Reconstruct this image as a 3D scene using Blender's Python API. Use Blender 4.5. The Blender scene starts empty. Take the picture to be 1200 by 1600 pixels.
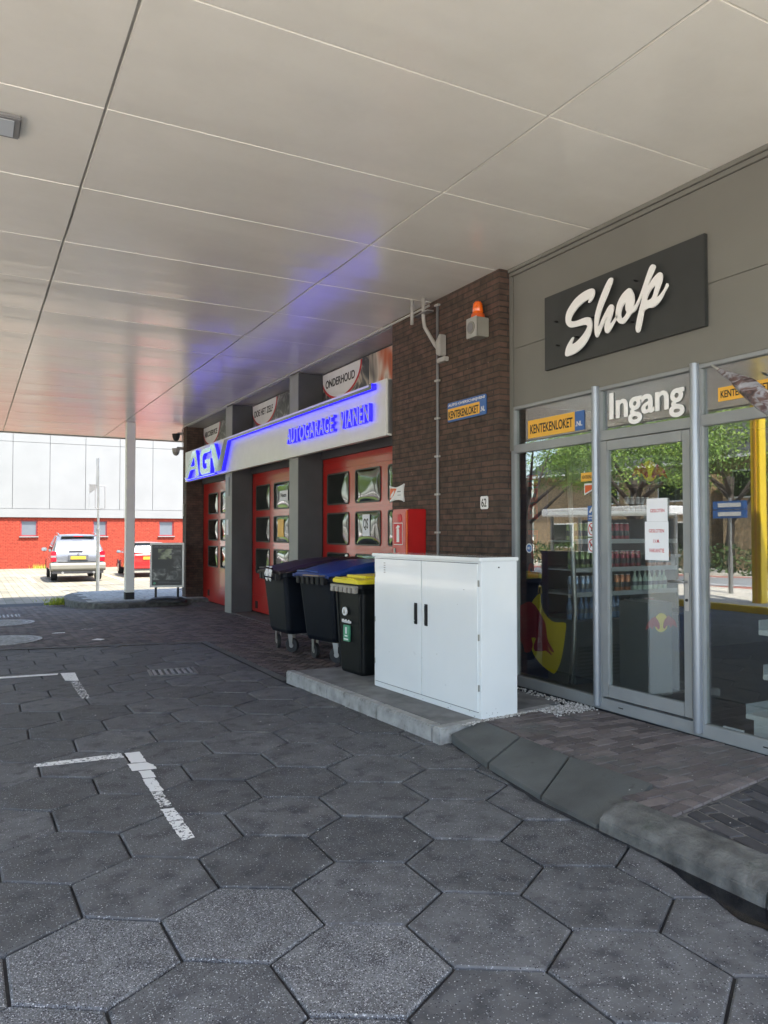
import bpy, bmesh, math, random
from mathutils import Vector, Matrix
random.seed(7)
PI = math.pi
S = bpy.context.scene
COL = S.collection

# ------------------------------------------------------------------ camera, sky, sun, exposure
F_PX = 1200.0                       # focal length in pixels of a 1200 x 1600 picture
YAW = math.radians(28.3); PIT = math.atan(32/1200)
CAM = Vector((0, 0, 1.6))
cd = bpy.data.cameras.new('camera'); cam = bpy.data.objects.new('camera', cd); COL.objects.link(cam)
cam.location = CAM
FW = Vector((math.sin(YAW)*math.cos(PIT), math.cos(YAW)*math.cos(PIT), math.sin(PIT)))
cam.rotation_euler = (PI/2+PIT, 0, -YAW)
cd.sensor_fit = 'VERTICAL'; cd.sensor_height = 36; cd.lens = 36*F_PX/1600
cd.clip_start = 0.05; cd.clip_end = 2000
S.camera = cam
W = bpy.data.worlds.new('World'); S.world = W; W.use_nodes = True
SUNV = Vector((0.17, -0.42, 0.86)).normalized()
nt = W.node_tree; bg = nt.nodes['Background']
sky = nt.nodes.new('ShaderNodeTexSky'); sky.sky_type = 'NISHITA'; sky.sun_disc = False
sky.sun_elevation = math.asin(SUNV.z); sky.sun_rotation = math.atan2(SUNV.x, SUNV.y)
sky.air_density = 1.0; sky.dust_density = 2.0
nt.links.new(sky.outputs[0], bg.inputs[0]); bg.inputs[1].default_value = 0.15
sl = bpy.data.lights.new('sun', 'SUN'); sun = bpy.data.objects.new('sun', sl); COL.objects.link(sun)
sl.energy = 3.3; sl.angle = math.radians(0.5); sl.color = (1, 0.95, 0.87)
sun.rotation_euler = SUNV.to_track_quat('Z', 'Y').to_euler()
S.view_settings.view_transform = 'Standard'; S.view_settings.look = 'None'
S.view_settings.exposure = 2.48; S.view_settings.gamma = 1
S.render.engine = 'CYCLES'
S.cycles.max_bounces = 10; S.cycles.diffuse_bounces = 5; S.cycles.glossy_bounces = 5
S.cycles.transparent_max_bounces = 16

RV = Vector((math.cos(YAW), -math.sin(YAW), 0)); UV_ = RV.cross(FW)
def ray(u, v): return FW + RV*((u-600)/F_PX) + UV_*((800-v)/F_PX)
def onx(u, v, x):
    d = ray(u, v); return CAM + d*(x/d.x)
def onz(u, v, z=0.0):
    d = ray(u, v); return CAM + d*((z-1.6)/d.z)
def ony(u, v, y):
    d = ray(u, v); return CAM + d*(y/d.y)

# ------------------------------------------------------------------ materials
def N(t, k, **kw):
    n = t.nodes.new(k)
    for a, b in kw.items(): setattr(n, a, b)
    return n
def ramp(t, stops):
    r = N(t, 'ShaderNodeValToRGB'); e = r.color_ramp.elements
    while len(e) < len(stops): e.new(0.5)
    for i, (p, c) in enumerate(stops):
        e[i].position = p; e[i].color = (*c, 1) if len(c) == 3 else c
    return r
def mat(name, col, rough=0.5, metal=0.0, spec=0.5, var=0.12, scale=6.0, bump=0.0, bscale=60.0, emit=0.0, coat=0.0, stretch=(1,1,1), grime=None):
    m = bpy.data.materials.new(name); m.use_nodes = True; t = m.node_tree
    b = t.nodes['Principled BSDF']; L = t.links.new
    b.inputs['Roughness'].default_value = rough; b.inputs['Metallic'].default_value = metal
    b.inputs['Specular IOR Level'].default_value = spec
    b.inputs['Coat Weight'].default_value = coat
    tc = N(t, 'ShaderNodeTexCoord'); mp = N(t, 'ShaderNodeMapping'); mp.inputs['Scale'].default_value = stretch
    L(tc.outputs['Object'], mp.inputs[0])
    no = N(t, 'ShaderNodeTexNoise'); no.inputs['Scale'].default_value = scale; no.inputs['Detail'].default_value = 6
    L(mp.outputs[0], no.inputs['Vector'])
    c0 = tuple(max(0, x*(1-var)) for x in col); c1 = tuple(min(1, x*(1+var)) for x in col)
    r = ramp(t, [(0.3, c0), (0.7, c1)]); L(no.outputs[0], r.inputs[0]); out = r.outputs[0]
    if grime:
        n2 = N(t, 'ShaderNodeTexNoise'); n2.inputs['Scale'].default_value = grime[1]; n2.inputs['Detail'].default_value = 8
        n2.inputs['Roughness'].default_value = 0.7
        L(tc.outputs['Object'], n2.inputs['Vector'])
        r2 = ramp(t, [(grime[2], (0,0,0)), (grime[2]+0.12, (1,1,1))]); L(n2.outputs[0], r2.inputs[0])
        mx = N(t, 'ShaderNodeMix', data_type='RGBA'); mx.inputs[7].default_value = (*grime[0], 1)
        L(r2.outputs[0], mx.inputs[0]); L(out, mx.inputs[6]); out = mx.outputs[2]
    L(out, b.inputs['Base Color'])
    if emit:
        b.inputs['Emission Color'].default_value = (*col, 1); b.inputs['Emission Strength'].default_value = emit
    if bump:
        n3 = N(t, 'ShaderNodeTexNoise'); n3.inputs['Scale'].default_value = bscale; n3.inputs['Detail'].default_value = 4
        L(mp.outputs[0], n3.inputs['Vector'])
        bp = N(t, 'ShaderNodeBump'); bp.inputs['Strength'].default_value = bump; bp.inputs['Distance'].default_value = 0.01
        L(n3.outputs[0], bp.inputs['Height']); L(bp.outputs[0], b.inputs['Normal'])
    return m

def hex_material():
    m = bpy.data.materials.new('concrete_hexagon'); m.use_nodes = True; t = m.node_tree; L = t.links.new
    b = t.nodes['Principled BSDF']
    tc = N(t, 'ShaderNodeTexCoord')
    M_ = None; at = N(t, 'ShaderNodeAttribute', attribute_name='tone'); sp = N(t, 'ShaderNodeAttribute', attribute_name='speck')
    n1 = N(t, 'ShaderNodeTexNoise'); n1.inputs['Scale'].default_value = 5; n1.inputs['Detail'].default_value = 8; n1.inputs['Roughness'].default_value = 0.65
    L(tc.outputs['Object'], n1.inputs['Vector'])
    base = ramp(t, [(0.25, (0.056, 0.0565, 0.058)), (0.5, (0.100, 0.101, 0.103)), (0.75, (0.150, 0.151, 0.153))]); L(n1.outputs[0], base.inputs[0])
    mul = N(t, 'ShaderNodeMix', data_type='RGBA', blend_type='MULTIPLY'); mul.inputs[0].default_value = 1
    L(base.outputs[0], mul.inputs[6]); L(at.outputs['Color'], mul.inputs[7])
    # dark oil spots
    n4 = N(t, 'ShaderNodeTexNoise'); n4.inputs['Scale'].default_value = 7.5; n4.inputs['Detail'].default_value = 3
    L(tc.outputs['Object'], n4.inputs['Vector'])
    r4 = ramp(t, [(0.52, (0,0,0)), (0.68, (1,1,1))]); L(n4.outputs[0], r4.inputs[0])
    f4 = N(t, 'ShaderNodeMath', operation='MULTIPLY'); f4.inputs[1].default_value = 0.62; L(r4.outputs[0], f4.inputs[0])
    m4 = N(t, 'ShaderNodeMix', data_type='RGBA'); m4.inputs[7].default_value = (0.035, 0.036, 0.04, 1)
    L(f4.outputs[0], m4.inputs[0]); L(mul.outputs[2], m4.inputs[6])
    # pale and dark aggregate: voronoi cells with a random value, masked
    def specks(scale, lo, hi, thr):
        v = N(t, 'ShaderNodeTexVoronoi'); v.inputs['Scale'].default_value = scale; L(tc.outputs['Object'], v.inputs['Vector'])
        sc = N(t, 'ShaderNodeSeparateColor'); L(v.outputs['Color'], sc.inputs[0])
        a = N(t, 'ShaderNodeMath', operation='GREATER_THAN'); L(sc.outputs[0], a.inputs[0])
        th = N(t, 'ShaderNodeMapRange'); th.inputs['To Min'].default_value = hi; th.inputs['To Max'].default_value = lo
        L(sp.outputs['Fac'], th.inputs['Value']); L(th.outputs[0], a.inputs[1])
        d = N(t, 'ShaderNodeMath', operation='LESS_THAN'); d.inputs[1].default_value = thr; L(v.outputs['Distance'], d.inputs[0])
        mm = N(t, 'ShaderNodeMath', operation='MULTIPLY'); L(a.outputs[0], mm.inputs[0]); L(d.outputs[0], mm.inputs[1])
        return mm, sc
    s1, c1 = specks(190, 0.40, 0.975, 0.5)
    lum = ramp(t, [(0.0, (0.15, 0.155, 0.165)), (0.6, (0.24, 0.25, 0.265)), (0.85, (0.36, 0.37, 0.38)), (1.0, (0.62, 0.62, 0.61))]); L(c1.outputs[1], lum.inputs[0])
    m1 = N(t, 'ShaderNodeMix', data_type='RGBA'); L(s1.outputs[0], m1.inputs[0]); L(m4.outputs[2], m1.inputs[6]); L(lum.outputs[0], m1.inputs[7])
    s2, c2 = specks(140, 0.78, 0.97, 0.42)
    m2 = N(t, 'ShaderNodeMix', data_type='RGBA'); L(s2.outputs[0], m2.inputs[0]); L(m1.outputs[2], m2.inputs[6]); m2.inputs[7].default_value = (0.02, 0.02, 0.024, 1)
    L(m2.outputs[2], b.inputs['Base Color'])
    rr = ramp(t, [(0.35, (0.62,)*3), (0.65, (0.82,)*3)]); L(n1.outputs[0], rr.inputs[0]); L(rr.outputs[0], b.inputs['Roughness'])
    b.inputs['Specular IOR Level'].default_value = 0.25
    n3 = N(t, 'ShaderNodeTexNoise'); n3.inputs['Scale'].default_value = 140; n3.inputs['Detail'].default_value = 5; L(tc.outputs['Object'], n3.inputs['Vector'])
    bp = N(t, 'ShaderNodeBump'); bp.inputs['Strength'].default_value = 0.5; bp.inputs['Distance'].default_value = 0.004
    L(n3.outputs[0], bp.inputs['Height']); L(bp.outputs[0], b.inputs['Normal'])
    return m

def tone_material(name, stops, rough=0.75, scale=18, bump=0.5, spec=0.35, wear=None):
    """colour from a per-brick attribute, broken up by noise"""
    m = bpy.data.materials.new(name); m.use_nodes = True; t = m.node_tree; L = t.links.new
    b = t.nodes['Principled BSDF']; tc = N(t, 'ShaderNodeTexCoord')
    at = N(t, 'ShaderNodeAttribute', attribute_name='tone')
    n1 = N(t, 'ShaderNodeTexNoise'); n1.inputs['Scale'].default_value = scale; n1.inputs['Detail'].default_value = 6; L(tc.outputs['Object'], n1.inputs['Vector'])
    ad = N(t, 'ShaderNodeMath', operation='MULTIPLY_ADD'); ad.inputs[1].default_value = 0.6; L(n1.outputs[0], ad.inputs[0])
    sb = N(t, 'ShaderNodeMath', operation='SUBTRACT'); sb.inputs[1].default_value = 0.3; L(at.outputs['Fac'], sb.inputs[0]); L(sb.outputs[0], ad.inputs[2])
    r = ramp(t, stops); L(ad.outputs[0], r.inputs[0]); out = r.outputs[0]
    if wear:
        n2 = N(t, 'ShaderNodeTexNoise'); n2.inputs['Scale'].default_value = wear[1]; n2.inputs['Detail'].default_value = 7; L(tc.outputs['Object'], n2.inputs['Vector'])
        r2 = ramp(t, [(wear[2], (0,0,0)), (wear[2]+0.15, (1,1,1))]); L(n2.outputs[0], r2.inputs[0])
        mx = N(t, 'ShaderNodeMix', data_type='RGBA'); mx.inputs[7].default_value = (*wear[0], 1); L(r2.outputs[0], mx.inputs[0]); L(out, mx.inputs[6]); out = mx.outputs[2]
    L(out, b.inputs['Base Color']); b.inputs['Roughness'].default_value = rough; b.inputs['Specular IOR Level'].default_value = spec
    n3 = N(t, 'ShaderNodeTexNoise'); n3.inputs['Scale'].default_value = 120; L(tc.outputs['Object'], n3.inputs['Vector'])
    bp = N(t, 'ShaderNodeBump'); bp.inputs['Strength'].default_value = bump; bp.inputs['Distance'].default_value = 0.004
    L(n3.outputs[0], bp.inputs['Height']); L(bp.outputs[0], b.inputs['Normal'])
    return m

def brick_material(name, c1, c2, mortar, axes, rough=0.8, ms=0.008, dark=None, scale_n=9, bw=0.215, bh=0.0625):
    m = bpy.data.materials.new(name); m.use_nodes = True; t = m.node_tree; L = t.links.new
    b = t.nodes['Principled BSDF']; tc = N(t, 'ShaderNodeTexCoord')
    sx = N(t, 'ShaderNodeSeparateXYZ'); L(tc.outputs['Object'], sx.inputs[0])
    cb = N(t, 'ShaderNodeCombineXYZ')
    if axes == 'sum':
        a = N(t, 'ShaderNodeMath', operation='ADD'); L(sx.outputs[0], a.inputs[0]); L(sx.outputs[1], a.inputs[1]); L(a.outputs[0], cb.inputs[0])
    else: L(sx.outputs[axes], cb.inputs[0])
    L(sx.outputs[2], cb.inputs[1])
    br = N(t, 'ShaderNodeTexBrick'); br.inputs['Scale'].default_value = 1; br.inputs['Brick Width'].default_value = bw; br.inputs['Row Height'].default_value = bh
    br.inputs['Mortar Size'].default_value = ms; br.inputs['Mortar Smooth'].default_value = 0.3; br.inputs['Bias'].default_value = 0.0
    br.inputs['Color1'].default_value = (*c1, 1); br.inputs['Color2'].default_value = (*c2, 1); br.inputs['Mortar'].default_value = (*mortar, 1)
    L(cb.outputs[0], br.inputs['Vector'])
    no = N(t, 'ShaderNodeTexNoise'); no.inputs['Scale'].default_value = scale_n; no.inputs['Detail'].default_value = 8; L(tc.outputs['Object'], no.inputs['Vector'])
    r = ramp(t, [(0.3, (0.66,)*3), (0.7, (1.28, 1.22, 1.18))]); L(no.outputs[0], r.inputs[0])
    mu = N(t, 'ShaderNodeMix', data_type='RGBA', blend_type='MULTIPLY'); mu.inputs[0].default_value = 1; L(br.outputs[0], mu.inputs[6]); L(r.outputs[0], mu.inputs[7])
    # rare pale lime spots
    v = N(t, 'ShaderNodeTexNoise'); v.inputs['Scale'].default_value = 30; v.inputs['Detail'].default_value = 2; L(tc.outputs['Object'], v.inputs['Vector'])
    vr = ramp(t, [(0.75, (0,0,0)), (0.79, (1,1,1))]); L(v.outputs[0], vr.inputs[0])
    m2 = N(t, 'ShaderNodeMix', data_type='RGBA'); m2.inputs[7].default_value = (c2[0]*2.4, c2[1]*2.6, c2[2]*2.8, 1); L(vr.outputs[0], m2.inputs[0]); L(mu.outputs[2], m2.inputs[6])
    L(m2.outputs[2], b.inputs['Base Color']); b.inputs['Roughness'].default_value = rough; b.inputs['Specular IOR Level'].default_value = 0.3
    iv = N(t, 'ShaderNodeMath', operation='SUBTRACT'); iv.inputs[0].default_value = 1; L(br.outputs['Fac'], iv.inputs[1])
    n3 = N(t, 'ShaderNodeTexNoise'); n3.inputs['Scale'].default_value = 70; L(tc.outputs['Object'], n3.inputs['Vector'])
    ad = N(t, 'ShaderNodeMath', operation='MULTIPLY_ADD'); ad.inputs[1].default_value = 0.35; L(n3.outputs[0], ad.inputs[0]); L(iv.outputs[0], ad.inputs[2])
    bp = N(t, 'ShaderNodeBump'); bp.inputs['Strength'].default_value = 0.9; bp.inputs['Distance'].default_value = 0.008
    L(ad.outputs[0], bp.inputs['Height']); L(bp.outputs[0], b.inputs['Normal'])
    return m

def glass_material(name, tint=(0.88, 0.91, 0.90), f0=0.15):
    """one face of a pane: Schlick reflection on top of clear transmission, the same from both sides"""
    m = bpy.data.materials.new(name); m.use_nodes = True; t = m.node_tree; L = t.links.new
    t.nodes.remove(t.nodes['Principled BSDF']); o = t.nodes['Material Output']
    tr = N(t, 'ShaderNodeBsdfTransparent'); tr.inputs[0].default_value = (*tint, 1)
    g = N(t, 'ShaderNodeBsdfGlossy'); g.inputs['Roughness'].default_value = 0.0; g.inputs[0].default_value = (0.97, 0.98, 0.98, 1)
    ge = N(t, 'ShaderNodeNewGeometry'); d = N(t, 'ShaderNodeVectorMath', operation='DOT_PRODUCT'); L(ge.outputs['Incoming'], d.inputs[0]); L(ge.outputs['Normal'], d.inputs[1])
    ab = N(t, 'ShaderNodeMath', operation='ABSOLUTE'); L(d.outputs['Value'], ab.inputs[0])
    s = N(t, 'ShaderNodeMath', operation='SUBTRACT'); s.inputs[0].default_value = 1; L(ab.outputs[0], s.inputs[1])
    p = N(t, 'ShaderNodeMath', operation='POWER'); p.inputs[1].default_value = 5; L(s.outputs[0], p.inputs[0])
    a = N(t, 'ShaderNodeMath', operation='MULTIPLY_ADD'); a.inputs[1].default_value = 1-f0; a.inputs[2].default_value = f0; a.use_clamp = True; L(p.outputs[0], a.inputs[0])
    mx = N(t, 'ShaderNodeMixShader'); L(a.outputs[0], mx.inputs[0]); L(tr.outputs[0], mx.inputs[1]); L(g.outputs[0], mx.inputs[2]); L(mx.outputs[0], o.inputs[0])
    return m

def worn_paint_material():
    m = bpy.data.materials.new('worn_white_paint'); m.use_nodes = True; t = m.node_tree; L = t.links.new
    b = t.nodes['Principled BSDF']; o = t.nodes['Material Output']; b.inputs['Base Color'].default_value = (0.74, 0.74, 0.72, 1); b.inputs['Roughness'].default_value = 0.6
    tc = N(t, 'ShaderNodeTexCoord'); n = N(t, 'ShaderNodeTexNoise'); n.inputs['Scale'].default_value = 38; n.inputs['Detail'].default_value = 8; n.inputs['Roughness'].default_value = 0.7
    L(tc.outputs['Object'], n.inputs['Vector'])
    at = N(t, 'ShaderNodeAttribute', attribute_name='tone')
    s = N(t, 'ShaderNodeMath', operation='LESS_THAN'); L(n.outputs[0], s.inputs[0]); L(at.outputs['Fac'], s.inputs[1])
    tr = N(t, 'ShaderNodeBsdfTransparent'); mx = N(t, 'ShaderNodeMixShader'); L(s.outputs[0], mx.inputs[0]); L(tr.outputs[0], mx.inputs[1]); L(b.outputs[0], mx.inputs[2]); L(mx.outputs[0], o.inputs[0])
    return m

def print_material(name, stops, scale=(3, 3, 3), dist=1.5, detail=3):
    """a printed picture: irregular patches of colour"""
    m = bpy.data.materials.new(name); m.use_nodes = True; t = m.node_tree; L = t.links.new
    b = t.nodes['Principled BSDF']; tc = N(t, 'ShaderNodeTexCoord'); mp = N(t, 'ShaderNodeMapping'); mp.inputs['Scale'].default_value = scale
    L(tc.outputs['Object'], mp.inputs[0]); n = N(t, 'ShaderNodeTexNoise'); n.inputs['Scale'].default_value = 1; n.inputs['Detail'].default_value = detail; n.inputs['Distortion'].default_value = dist
    L(mp.outputs[0], n.inputs['Vector']); r = ramp(t, stops); L(n.outputs[0], r.inputs[0]); L(r.outputs[0], b.inputs['Base Color'])
    b.inputs['Roughness'].default_value = 0.35
    return m

M = {}
M['hex'] = hex_material()
M['joint'] = mat('joint_sand', (0.018, 0.019, 0.022), 0.9, var=0.4, scale=40)
M['road_brick'] = tone_material('dark_road_brick', [(0.0, (0.035, 0.030, 0.030)), (0.5, (0.085, 0.066, 0.062)), (1.0, (0.135, 0.105, 0.098))], 0.7)
M['walk_brick'] = tone_material('reddish_walk_brick', [(0.0, (0.075, 0.064, 0.062)), (0.5, (0.125, 0.107, 0.103)), (1.0, (0.20, 0.172, 0.165))], 0.85, wear=((0.11, 0.105, 0.10), 3.0, 0.5))
M['dark_brick'] = tone_material('dark_grey_brick', [(0.0, (0.03, 0.03, 0.034)), (0.5, (0.06, 0.058, 0.06)), (1.0, (0.1, 0.095, 0.098))], 0.75)
M['apron'] = mat('smooth_grey_concrete', (0.082, 0.087, 0.084), 0.75, var=0.35, scale=2.5, bump=0.3, bscale=90, grime=((0.05, 0.052, 0.05), 5, 0.6))
M['kerb'] = mat('weathered_kerb_concrete', (0.105, 0.105, 0.098), 0.85, var=0.5, scale=9, bump=1.0, bscale=55, grime=((0.06, 0.068, 0.055), 6, 0.56))
M['slab_edge'] = mat('pale_kerb_concrete', (0.29, 0.292, 0.28), 0.85, var=0.25, scale=9, bump=0.5, bscale=90, grime=((0.16, 0.16, 0.15), 8, 0.55))
M['slab'] = mat('dusty_platform_concrete', (0.15, 0.152, 0.15), 0.85, var=0.3, scale=6, bump=0.5, bscale=70)
M['bounce_ground'] = brick_material('pale_bounce_paving', (0.50, 0.48, 0.42), (0.56, 0.54, 0.48), (0.28, 0.26, 0.22), 0, ms=0.006)  # unseen ground made pale to bounce light onto the canopy ceiling
M['yard'] = brick_material('yard_paving_blocks', (0.135, 0.128, 0.095), (0.165, 0.154, 0.122), (0.08, 0.085, 0.05), 0, ms=0.008, scale_n=1.3)  # yard tone split off and darkened to offset the strong sun there
M['asphalt'] = mat('street_asphalt', (0.22, 0.225, 0.23), 0.85, var=0.15, scale=4, bump=0.4, bscale=120)
M['red_asphalt'] = mat('red_cycle_lane', (0.32, 0.12, 0.09), 0.85, var=0.15, scale=4)
M['grass'] = mat('verge_grass', (0.10, 0.15, 0.035), 0.9, var=0.4, scale=12)
M['brick'] = brick_material('dark_brown_brick', (0.074, 0.053, 0.040), (0.108, 0.068, 0.052), (0.050, 0.044, 0.038), 'sum', bw=0.21, bh=0.058, ms=0.007)
M['red_brick'] = brick_material('painted_red_brick', (0.235, 0.030, 0.014), (0.275, 0.038, 0.018), (0.16, 0.019, 0.009), 0, ms=0.012, bh=0.075)
M['white_clad'] = mat('white_wall_cladding', (0.165, 0.167, 0.163), 0.5, var=0.06, scale=0.8)
M['column'] = mat('anthracite_render', (0.068, 0.070, 0.072), 0.75, var=0.14, scale=2.2, bump=0.15, bscale=80)
M['column_lt'] = mat('lighter_pillar_grey', (0.22, 0.225, 0.215), 0.5, var=0.08, scale=3)
M['fascia'] = mat('olive_grey_panel', (0.168, 0.165, 0.142), 0.5, var=0.06, scale=1.6)
M['frame'] = mat('grey_aluminium_frame', (0.27, 0.285, 0.285), 0.42, var=0.07, scale=5, metal=0.15)
M['mullion'] = mat('anodised_mullion', (0.29, 0.315, 0.345), 0.35, var=0.06, scale=4, metal=0.5, stretch=(1,1,0.2))
M['glass'] = glass_material('shop_glass')
M['signdark'] = mat('charcoal_sign_board', (0.028, 0.031, 0.03), 0.45, var=0.1)
M['signwhite'] = mat('cream_white_acrylic', (0.86, 0.86, 0.83), 0.4, var=0.02)
M['white'] = mat('white_plastic', (0.70, 0.70, 0.68), 0.45, var=0.04)
M['sticker_y'] = mat('amber_sticker', (0.78, 0.42, 0.05), 0.45, var=0.03)
M['sticker_b'] = mat('blue_sticker', (0.045, 0.13, 0.36), 0.45, var=0.05)
M['black'] = mat('black_print', (0.01, 0.01, 0.01), 0.5, var=0.0)
M['redprint'] = mat('red_print', (0.5, 0.02, 0.03), 0.5, var=0.03)
M['board'] = mat('white_sign_face', (0.66, 0.665, 0.62), 0.35, var=0.03)
M['alu'] = mat('sign_aluminium', (0.5, 0.5, 0.5), 0.35, metal=0.8, var=0.05)
M['chrome'] = mat('mirror_chrome', (0.27, 0.28, 0.33), 0.10, metal=1.0, var=0.02)
M['blue_led'] = mat('blue_led_glow', (0.015, 0.01, 1.0), 0.5, var=0.0, emit=0.45)
M['door_red'] = mat('red_garage_door', (0.38, 0.014, 0.010), 0.28, var=0.05, scale=2, coat=0.3)
M['door_trim'] = mat('rubber_window_trim', (0.05, 0.05, 0.045), 0.5)
M['dark_pane'] = mat('dark_acrylic_pane', (0.010, 0.013, 0.009), 0.07, spec=0.9, var=0.0, coat=0.25)
M['cab'] = mat('white_steel_cabinet', (0.72, 0.75, 0.745), 0.16, var=0.02, scale=2, bump=0.12, bscale=2.2, coat=0.5, grime=((0.5, 0.52, 0.52), 3.5, 0.68))
M['bin'] = mat('black_green_bin_plastic', (0.004, 0.0055, 0.006), 0.5, spec=0.25, var=0.25, scale=5, bump=0.1)
M['bin_blue'] = mat('navy_bin_plastic', (0.0035, 0.006, 0.011), 0.5, spec=0.25, var=0.2, scale=5, bump=0.1)
M['lid_blue'] = mat('blue_bin_lid', (0.012, 0.05, 0.22), 0.3, var=0.1, grime=((0.05, 0.09, 0.22), 6, 0.62))
M['lid_dark'] = mat('dark_bin_lid', (0.022, 0.010, 0.010), 0.55, var=0.2)
M['lid_yellow'] = mat('yellow_bin_lid', (0.72, 0.60, 0.02), 0.4, var=0.06)
M['rubber'] = mat('black_rubber', (0.013, 0.013, 0.014), 0.65, var=0.2)
M['steel'] = mat('galvanised_steel', (0.34, 0.34, 0.33), 0.4, metal=0.8, var=0.12)
M['pale_clip'] = mat('worn_grey_plastic', (0.28, 0.26, 0.23), 0.5, var=0.25, scale=20)
M['card'] = mat('brown_cardboard', (0.30, 0.23, 0.16), 0.85, var=0.15)
M['green_label'] = mat('green_label', (0.07, 0.28, 0.16), 0.5, var=0.2, scale=30)
M['fire_red'] = mat('fire_box_red', (0.42, 0.012, 0.012), 0.32, var=0.06, coat=0.2)
M['orange'] = mat('orange_print', (0.62, 0.10, 0.015), 0.45, var=0.05)
M['beacon'] = mat('amber_beacon', (0.85, 0.14, 0.01), 0.12, spec=0.8, var=0.2, scale=40, coat=1.0)
M['siren'] = mat('grey_siren_housing', (0.24, 0.235, 0.20), 0.5, var=0.08)
M['pipe'] = mat('grey_conduit', (0.20, 0.20, 0.2), 0.45, var=0.1)
M['pipe_lt'] = mat('pale_pipe', (0.36, 0.35, 0.32), 0.45, var=0.08)
M['pole'] = mat('white_painted_column', (0.68, 0.68, 0.63), 0.4, var=0.05, scale=3, grime=((0.25, 0.25, 0.23), 5, 0.66))
M['yellow'] = mat('yellow_column_paint', (0.80, 0.56, 0.015), 0.4, var=0.03)
M['paper'] = mat('white_paper', (0.80, 0.82, 0.84), 0.8, var=0.02)
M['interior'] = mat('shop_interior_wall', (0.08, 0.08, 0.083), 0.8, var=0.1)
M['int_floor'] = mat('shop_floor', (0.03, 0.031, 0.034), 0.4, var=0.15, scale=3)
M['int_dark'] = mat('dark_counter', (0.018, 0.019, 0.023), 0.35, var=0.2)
M['navy'] = mat('navy_panel', (0.005, 0.011, 0.06), 0.35, var=0.1)
M['logo_y'] = mat('logo_yellow', (0.80, 0.62, 0.02), 0.4, var=0.04)
M['logo_r'] = mat('logo_red', (0.35, 0.008, 0.03), 0.4, var=0.05)
M['cooler'] = mat('grey_cooler_body', (0.075, 0.085, 0.09), 0.35, var=0.08)
M['shelf'] = mat('pale_shelf', (0.42, 0.45, 0.46), 0.4, var=0.05)
M['leaf'] = tone_material('leaf_green', [(0.0, (0.045, 0.09, 0.014)), (0.5, (0.14, 0.235, 0.035)), (1.0, (0.30, 0.40, 0.07))], 0.6, scale=3)
M['hedge'] = tone_material('hedge_green', [(0.0, (0.02, 0.045, 0.012)), (0.5, (0.045, 0.085, 0.02)), (1.0, (0.09, 0.13, 0.03))], 0.7, scale=3)
M['weed'] = tone_material('weed_yellow_green', [(0.0, (0.16, 0.22, 0.02)), (0.5, (0.26, 0.32, 0.03)), (1.0, (0.36, 0.38, 0.06))], 0.8, scale=10)
M['bark'] = mat('tree_bark', (0.075, 0.058, 0.045), 0.9, var=0.3, scale=14, bump=0.8, bscale=30)
M['house'] = brick_material('tan_house_brick', (0.36, 0.25, 0.13), (0.42, 0.30, 0.17), (0.3, 0.26, 0.2), 1)
M['house2'] = brick_material('brown_house_brick', (0.20, 0.10, 0.06), (0.26, 0.13, 0.08), (0.2, 0.16, 0.13), 1)
M['tiles'] = mat('dark_roof_tiles', (0.055, 0.052, 0.055), 0.7, var=0.3, scale=12, bump=1.0, bscale=12, stretch=(0.2, 0.2, 3))
M['silver'] = mat('silver_car_paint', (0.115, 0.12, 0.127), 0.3, metal=0.35, var=0.02, coat=1.0)
M['beige_clad'] = mat('beige_grey_bumper', (0.13, 0.123, 0.098), 0.5, var=0.06)
M['carred'] = mat('red_car_paint', (0.48, 0.014, 0.014), 0.22, var=0.02, coat=1.0)
M['carglass'] = mat('car_window_glass', (0.10, 0.13, 0.15), 0.04, spec=1.0, var=0.0, coat=1.0)
M['carglass_lt'] = mat('rear_window_glass', (0.10, 0.125, 0.15), 0.05, spec=1.0, var=0.1, scale=2, coat=1.0)
M['lens_red'] = mat('red_lens', (0.45, 0.008, 0.02), 0.15, coat=1.0, var=0.05)
M['plate'] = mat('yellow_number_plate', (0.42, 0.25, 0.03), 0.4, var=0.04)
M['pebble'] = tone_material('white_pebble', [(0.0, (0.20, 0.19, 0.175)), (0.5, (0.38, 0.37, 0.345)), (1.0, (0.6, 0.59, 0.56))], 0.7)
M['paint'] = worn_paint_material()
M['iron'] = mat('cast_iron', (0.10, 0.10, 0.10), 0.45, metal=0.4, var=0.4, scale=18, bump=0.6, bscale=60)
M['iron_pale'] = mat('pale_iron', (0.24, 0.24, 0.235), 0.5, metal=0.3, var=0.4, scale=20)
M['puddle'] = mat('wet_dark_ground', (0.006, 0.006, 0.008), 0.12, var=0.2, scale=5, spec=0.5)
M['sand'] = mat('pale_joint_sand', (0.17, 0.16, 0.145), 0.95, var=0.5, scale=25)
M['window_lt'] = mat('frosted_window', (0.095, 0.105, 0.12), 0.3, var=0.06, scale=2)
M['win_frame'] = mat('maroon_window_frame', (0.20, 0.02, 0.025), 0.5)
M['flag'] = print_material('flag_cloth', [(0.3, (0.03, 0.025, 0.03)), (0.45, (0.16, 0.09, 0.08)), (0.55, (0.33, 0.33, 0.36)), (0.7, (0.5, 0.5, 0.52))], (9, 9, 14))
M['lamp_glass'] = mat('unlit_lamp_glass', (0.48, 0.52, 0.55), 0.3, var=0.03)

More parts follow.
